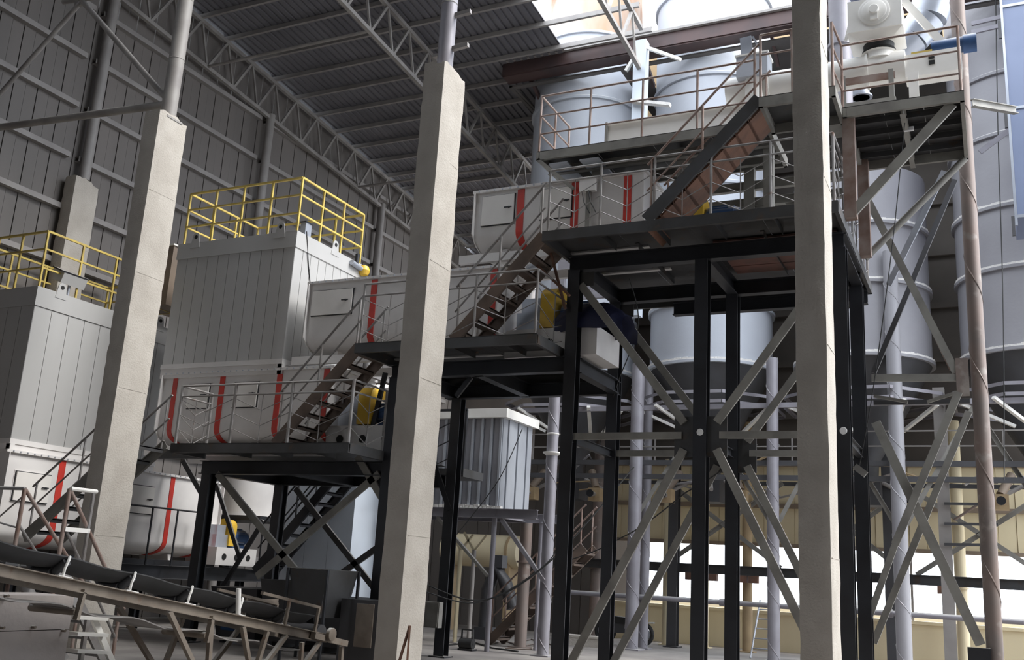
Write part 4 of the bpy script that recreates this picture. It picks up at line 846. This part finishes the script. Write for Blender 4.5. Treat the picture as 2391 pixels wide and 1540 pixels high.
G().tube((XL-1.6, a0.y, a0.z), a0, .026, 8).done('top_rail', 'rail', so); G().tube((XL-1.6, a0.y, a0.z-.3), (XL, a0.y, a0.z-.55), .014, 6).done('infill_rod', 'rail', so); G().tube((XL-.9, a0.y, a0.z-.75), (XL, a0.y, a0.z-.1), .012, 6).done('infill_rod', 'rail', so)
G().tube((XR+.02, b0.y, b0.z), (XR+.02, b0.y+.45, b0.z+.0), .03, 8).done('top_rail', 'white', so); G().tube((XR+.02, b0.y+.4, zt), (XR+.02, b0.y+.4, b0.z), .026, 8).done('post', 'rail', so)
for z in (.55,): G().ob((XR+.02, b0.y, b0.z-z), (XR+.02, b0.y+.42, b0.z-z), .05, .06).done('toe_bar', 'white', so)
# lower ladder steps seen under the belt
lw = thing('floor_steps', 'small pale floor steps under the belt conveyor next to the concrete wall', 'stairs'); XX = -11.0
for y in (1440, 1478, 1518): p, q = PX(166, y, XX), PX(238, y+3, XX); G().ob(p, q, .25, .045).done('tread', 'white', lw)
p, q = PX(216, 1438, XX), PX(268, 1560, XX); q = p+(q-p)*(p.z/(p.z-q.z)) if q.z < p.z else q; G().ob(p, q, .05, .08).done('stringer', 'white', lw)
p2, q2 = PX(205, 1440, XX-.3), PX(185, 1560, XX-.3); q2 = p2+(q2-p2)*(p2.z/(p2.z-q2.z)); G().ob(p2, q2, .05, .06).done('stringer', 'rail', lw)
# concrete block wall
t = thing('concrete_block', 'pale concrete block wall with bolt stubs in the lower left corner', 'block'); yb = PX(165, 1450, -10.7).y; zt = PX(140, 1390, -10.7).z
G().box((-11.4, yb-3.2, 0), (-10.7, yb, zt-.42)).done('lower_course', 'concrete_wall', t); G().box((-11.4, yb-3.2, zt-.41), (-10.705, yb, zt)).done('upper_course', 'concrete_wall', t)
for px, py in ((12, 1390), (2, 1464), (75, 1463), (145, 1471)): p = PX(px, py, -10.7); G().tube(p-Vector((.02, 0, 0)), p+Vector((.06, 0, 0)), .018, 8).done('bolt_stub', 'conv', t)
# ================================================================ cabinets and clutter under the platforms
t = thing('control_cabinet', 'dark cabinet with a pale door beside the tail of the belt conveyor', 'cabinet'); p = PY(850, 1400, 14.3)
G().box((p.x-.45, 14.3, 0), (p.x+.45, 14.9, p.z)).done('body', 'cone', t); G().box((p.x-.12, 14.28, p.z-.75), (p.x+.22, 14.3, p.z-.06)).done('door', 'conv', t)
t = thing('junction_cabinet', 'square grey junction panel on the dark column right of the middle pillar', 'panel'); p = PY(1003, 1432, 16.9); G().box((p.x-.22, 16.9, p.z-.25), (p.x+.2, 17.05, p.z+.22)).done('body', 'brace', t); G().box((p.x-.2, 16.885, p.z-.23), (p.x+.18, 16.9, p.z+.2)).done('door', 'brace', t)
t = thing('pump_housing', 'blue grey pump housing with white marking under the belt conveyor', 'pump'); p = PY(555, 1480, 15.6)
G().box((p.x-.25, 15.6, 0), (p.x+.4, 16.2, p.z+.3)).done('body', 'galv', t); G().tube((p.x-.4, 15.7, p.z+.15), (p.x-.05, 15.7, p.z+.15), .16, 16).done('motor', 'blue', t)
cu = bpy.data.curves.new('mark', 'FONT'); cu.body = 'PP.'; cu.size = .17; cu.extrude = .002
tmp = bpy.data.objects.new('mark', cu); COL.objects.link(tmp); bpy.context.view_layer.update()
me = bpy.data.meshes.new_from_object(tmp.evaluated_get(bpy.context.evaluated_depsgraph_get())); bpy.data.objects.remove(tmp)
for v in me.vertices: v.co = Vector((v.co.x, 0, v.co.y))
me.materials.clear(); me.materials.append(M['print']); mo = bpy.data.objects.new('white_marking', me); COL.objects.link(mo); mo.parent = t; mo.location = (p.x-.1, 15.59, p.z+.02)
G().box((p.x+.1, 15.592, p.z+.03), (p.x+.38, 15.598, p.z+.05)).done('white_line', 'print', t)
for i in range(3):
    x = -13.85+i*1.2; t = thing('material_bin', ['dark bin low under the lowest platform near the left dark column', 'dark bin second along under the lowest platform', 'dark bin midway under the lowest platform'][i], 'bin', 'dark bins under the platform'); h = (.85, 1.05, .8)[i]  # dark boxes for a machine body, enlarged to darken the floor area here
    G().add([(x+.1, 15.6, .12), (x+1.05, 15.6, .12), (x+1.05, 16.6, .12), (x+.1, 16.6, .12), (x, 15.4, h+.2), (x+1.14, 15.4, h+.2), (x+1.14, 16.9, h+.2), (x, 16.9, h+.2)], [(3, 2, 1, 0), (4, 5, 6, 7), (0, 1, 5, 4), (1, 2, 6, 5), (2, 3, 7, 6), (3, 0, 4, 7)]).done('body', 'cone', t)
    for xx in (x+.2, x+.95): G().box((xx-.04, 15.65, 0), (xx+.04, 16.5, .12)).done('foot', 'dark', t)
# floor objects
t = thing('floor_pump', 'small black motor pump on the floor right of the middle pillar', 'pump'); p = PZ(1090, 1518, 0)
G().tube(p+Vector((-.16, 0, .14)), p+Vector((.14, 0, .14)), .11, 18).done('motor', 'rubber', t); G().box(p+Vector((-.17, -.1, 0)), p+Vector((.17, .12, .04))).done('base', 'dark', t); G().path([p+Vector((-.14, 0, .12)), p+Vector((-.14, 0, .42)), p+Vector((.12, 0, .42)), p+Vector((.14, 0, .12))], .022, 8).done('handle', 'rubber', t)
for k, (lab, pts) in enumerate((('brown hose looping over the floor below the dust collector', ((1130, 1505), (1180, 1495), (1215, 1508), (1260, 1500), (1240, 1515), (1180, 1512))), ('dark hose lying across the floor behind the black pump', ((1040, 1505), (1110, 1500), (1150, 1512), (1210, 1520))), ('brown cable strewn on the floor near the brown pipe leg', ((1195, 1500), (1240, 1492), (1290, 1505), (1330, 1500))))):
    c = [PZ(a, b, .02) for a, b in pts]; one(G().path([c[i].lerp(c[i+1], f/6) for i in range(len(c)-1) for f in range(6)]+[c[-1]], .018, 6), 'floor_hose', 'tread' if k != 1 else 'cable', lab, 'hose', 'hoses on the floor')
t = thing('leaning_rods', 'two thin rusty rods leaning against the foot of the middle pillar', 'rod'); a = PY(957, 1460, 12.26)
for dx in (-.12, .1): G().ob(a, (a.x+dx, 12.1, 0), .03, .03).done('rod', 'rust', t)
t = thing('motorbike', 'parked motorbike half hidden behind the pale purple pipe', 'motorbike'); p = PZ(1500, 1508, 0); p2 = p+Vector((-1.1, .2, 0))
for i, c in enumerate((p, p2)):
    G().path([c+Vector((.26*math.cos(q), 0, .3+.26*math.sin(q))) for q in [k*math.pi/10 for k in range(21)]], .05, 8).done('tyre', 'rubber', t); G().lathe(c+Vector((0, -.03, .3)), [(.2, 0), (.2, .06)], 18, (0, 1, 0)).done('rim', 'galv', t)
G().ob(p2+Vector((.1, 0, .62)), p+Vector((-.35, 0, .6)), .2, .16).done('seat', 'rubber', t); G().ob(p2+Vector((.15, 0, .4)), p+Vector((-.2, 0, .42)), .22, .25).done('engine', 'cone', t)
G().path([p+Vector((0, 0, .3)), p+Vector((-.12, 0, .7)), p+Vector((-.2, 0, .98))], .03, 8).done('fork', 'galv', t); G().path([p+Vector((-.2, -.33, 1.0)), p+Vector((-.2, 0, .98)), p+Vector((-.2, .33, 1.0))], .018, 6).done('handlebar', 'rubber', t); G().lathe(p+Vector((-.1, 0, .84)), [(.02, -.08), (.08, 0), (.085, .04)], 14, (1, 0, 0)).done('headlamp', 'galv', t); G().ob(p+Vector((-.28, 0, .56)), p+Vector((.3, 0, .6)), .14, .03).done('mudguard', 'galv', t)
t = thing('ladder', 'thin metal ladder leaning against a rear pipe', 'ladder'); Yl = 25.6
a, b, c, d = PY(1752, 1540, Yl-.9), PY(1775, 1400, Yl), PY(1793, 1540, Yl-.9), PY(1815, 1402, Yl)
a.z = c.z = 0
for p, q in ((a, b), (c, d)): G().tube(p, q, .022, 8).done('rail', 'galv', t)
for i in range(1, 6): G().tube(a.lerp(b, i/6), c.lerp(d, i/6), .016, 8).done('rung', 'galv', t)
t = thing('low_step_block', 'low pale concrete block on the floor behind the second dark column', 'block'); p = PZ(1350, 1508, 0); G().box((p.x-.5, p.y, 0), (p.x+.6, p.y+.5, .22)).done('body', 'concrete', t); G().box((p.x-.5, p.y-.01, .2), (p.x+.6, p.y+.5, .25)).done('cap', 'concrete', t)
# brown stairs at the back, tank and posts
stair('steel_stairs', 'brown rear stairs rising right behind the dusty white spiral pipe', PZ(1185, 1500, 0).x, .02, PY(1370, 1330, 21.5).x, 2.3, 21.3, 22.0, 9, m='tread', rm='rustrail', sm='tread')
t = thing('round_tank', 'cream horizontal tank behind the dust collector stand', 'tank'); p = PY(1130, 1285, 25.5); G().tube(p+Vector((-1.2, 0, 0)), p+Vector((1.2, 0, 0)), .45, 28).done('shell', 'beige', t)
for x in (-.9, .9): G().box(p+Vector((x-.06, -.3, -p.z)), p+Vector((x+.06, .3, -.3))).done('leg', 'wood', t); G().tube(p+Vector((x-.04, 0, 0)), p+Vector((x+.04, 0, 0)), .47, 28).done('band', 'wood', t)
t = thing('bent_chute', 'dark bent chute pipe standing behind the dust collector stand', 'chute'); p = PY(1165, 1400, 22.8)
G().path([Vector((p.x-.35, 22.8, .3)), Vector((p.x-.33, 22.8, 1.2)), Vector((p.x-.1, 22.8, 1.75)), Vector((p.x+.15, 22.8, 1.4)), Vector((p.x+.4, 22.8, .8))], .17, 14).done('tube', 'cone', t); G().box((p.x-.55, 22.6, 0), (p.x-.15, 23, .3)).done('foot', 'cone', t); G().box((p.x-.25, 22.65, 1.75), (p.x+.1, 22.95, 2.05)).done('inlet', 'cone', t)
for px, lab in ((1068, 'thin cream pipe post right of the middle pillar'), (1100, 'grey pipe post second right of the middle pillar')):
    p = PY(px, 1400, 20.8); t = thing('pipe_post', lab, 'post', 'thin posts behind the middle pillar'); G().tube((p.x, 20.8, 0), (p.x, 20.8, 2.1), .05, 10).done('tube', 'beige' if px < 1080 else 'girt', t); G().box((p.x-.12, 20.68, 0), (p.x+.12, 20.92, .02)).done('foot', 'girt', t); G().ob((p.x, 20.8, 2.08), (p.x-.3, 20.8, 2.5), .05, .05).done('arm', 'beige', t); G().ob((p.x, 20.8, 2.08), (p.x+.3, 20.8, 2.45), .05, .05).done('arm', 'beige', t)
t = thing('loading_chute', 'small brown timber faced box high behind the left braces', 'box'); p = PY(850, 1250, 23.5); G().box((p.x-.7, 23.5, p.z-.3), (p.x+.3, 24.3, p.z+.35)).done('body', 'wood', t); G().box((p.x-.72, 23.48, p.z+.35), (p.x+.32, 24.3, p.z+.6)).done('lid', 'galv', t); 
for x in (p.x-.6, p.x+.2): G().box((x-.05, 23.6, 0), (x+.05, 24.2, p.z-.3)).done('leg', 'wood', t)
t = thing('lattice_jib', 'pale lattice frame glimpsed between the left brace and the middle pillar', 'frame'); 
q0, q1 = PY(828, 1165, 23), PY(900, 1210, 23); q2, q3 = PY(835, 1130, 23), PY(905, 1150, 23)
G().ob(q0, q1, .06, .06).done('chord', 'white', t); G().ob(q2, q3, .06, .06).done('chord', 'white', t)
for i in range(5): G().ob(q0.lerp(q1, i/4), q2.lerp(q3, min(1, (i+.5)/4)), .035, .035).done('web', 'white', t)
G().box(q0+Vector((-.1, .05, -q0.z)), q0+Vector((.1, .25, 0))).done('mast', 'girt', t)
# light fittings seen glowing in the shade
t = thing('strip_lamp', 'lit strip lamp glowing under the middle platform near the stairs', 'lamp'); p = PZ(893, 901, 4.93); m = bpy.data.materials.new('lamp_glow'); m.use_nodes = True; m.node_tree.nodes['Principled BSDF'].inputs['Emission Color'].default_value = (1, .97, .9, 1); m.node_tree.nodes['Principled BSDF'].inputs['Emission Strength'].default_value = 12
G().box(p-Vector((.1, .04, .02)), p+Vector((.1, .04, .02))).done('tube', m, t); G().box(p+Vector((-.12, -.05, .02)), p+Vector((.12, .05, .06))).done('housing', 'girt', t)
# cables
def cable(label, pts, r=.008, sag=0, group='hanging cables'):
    P = []; 
    for i in range(len(pts)-1):
        a, b, c, d = pts[max(i-1, 0)], pts[i], pts[i+1], pts[min(i+2, len(pts)-1)]
        for k in range(12):
            f = k/12; p = .5*(2*b+(c-a)*f+(2*a-5*b+4*c-d)*f*f+(3*b-a-3*c+d)*f**3); p.z -= sag*4*f*(1-f); P.append(p)
    P.append(pts[-1]); one(G().path(P, r, 5), 'cable', 'cable', label, 'cable', group)
cable('black cable sagging low from the middle pillar to the second dark column', [PY(985, 1360, 16.6), PY(1130, 1400, 17.2), PY(1290, 1305, 17.8), PY(1480, 1090, 19)], .014)
cable('second black cable sagging just beneath the first low one', [PY(985, 1378, 16.4), PY(1120, 1405, 17.2), PY(1270, 1320, 18.0), PY(1330, 1230, 18.5)], .012)
cable('thin cable from the dust collector lid down across its ribs', [PY(1220, 1000, 18.9), PY(1170, 1110, 18.9), PY(1105, 1200, 18.9), PY(1030, 1290, 18.7)], .01)
cable('black cable looping from the second column up to the cross node', [PY(1300, 1315, 19), PY(1450, 1255, 18), PY(1600, 1150, 16.8), PY(1700, 1085, 16.5)], .012, .03)
cable('thin wire slanting down the front of the right dark columns', [PY(2114, 270, 15.2), PY(2085, 560, 15.5), PY(2040, 900, 15.9), PY(2006, 1092, 16.2)], .008)
cable('thin cable hanging down the rightmost silo', [PY(2325, 0, 23.4), PY(2330, 300, 23.4), PY(2342, 700, 23.4), PY(2345, 1120, 23.4)], .012)
cable('black cable running down the side of the central white box filter', [PX(716, 540, -12.55), PX(722, 640, -12.57), PX(735, 740, -12.57), PX(738, 790, -12.57)], .01)
cable('cable dropping from the middle platform beside the dark left column of the highest platform', [PY(1470, 650, 16), PY(1490, 760, 16.5), PY(1440, 900, 17), PY(1400, 1040, 17.5)], .01)
# clutter of pipes, valves and thin rails under the silo cones
vg = thing('valve_gallery', 'cluttered valve gallery of thin rails and pipes under the silo cones', 'gallery')
for z in (4.62, 5.0, 5.35): G().ob((-11.3, 24.35, z), (3, 24.35, z), .03, .03).done('rail', 'girt' if z > 4.7 else 'deck', vg)
for i in range(13): x = -11.2+i*1.15; G().ob((x, 24.35, 4.6), (x, 24.35, 5.36), .035, .035).done('post', 'girt', vg)
rnd = random.Random(11)
for i in range(26):
    x = rnd.uniform(-10.5, 2); y = rnd.uniform(24.6, 26.6); z = rnd.uniform(3.8, 5.3); d = Vector((rnd.uniform(-1.2, 1.2), rnd.uniform(-.4, .4), rnd.uniform(-.5, .5)))
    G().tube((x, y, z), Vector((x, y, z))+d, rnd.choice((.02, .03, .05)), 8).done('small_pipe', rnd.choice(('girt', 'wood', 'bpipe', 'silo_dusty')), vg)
for i, x in enumerate((-10.49, -6.62, -2.74, 1.13)):
    for s in (-1, 1):
        v = thing('outlet_valve', ('dusty tan outlet valve hanging left of the cone of the %s silo', 'dusty tan outlet valve hanging right of the cone of the %s silo')[s > 0] % ('first', 'second', 'third', 'fourth')[i], 'valve', 'outlet valves under the cones')
        p = Vector((x+s*.95, 24.9, 3.75)); G().box(p-Vector((.16, .16, .12)), p+Vector((.16, .16, .22))).done('body', 'wood', v); G().tube(p+Vector((0, 0, .22)), p+Vector((-s*.25, .3, .7)), .1, 12).done('spout', 'brown', v); G().tube(p+Vector((0, -.16, .05)), p+Vector((0, -.42, .05)), .06, 10).done('actuator', 'girt', v); G().lathe(p+Vector((0, -.42, .05)), [(.1, 0), (.1, .03)], 12, (0, -1, 0)).done('hand_wheel', 'dark', v)
settle()
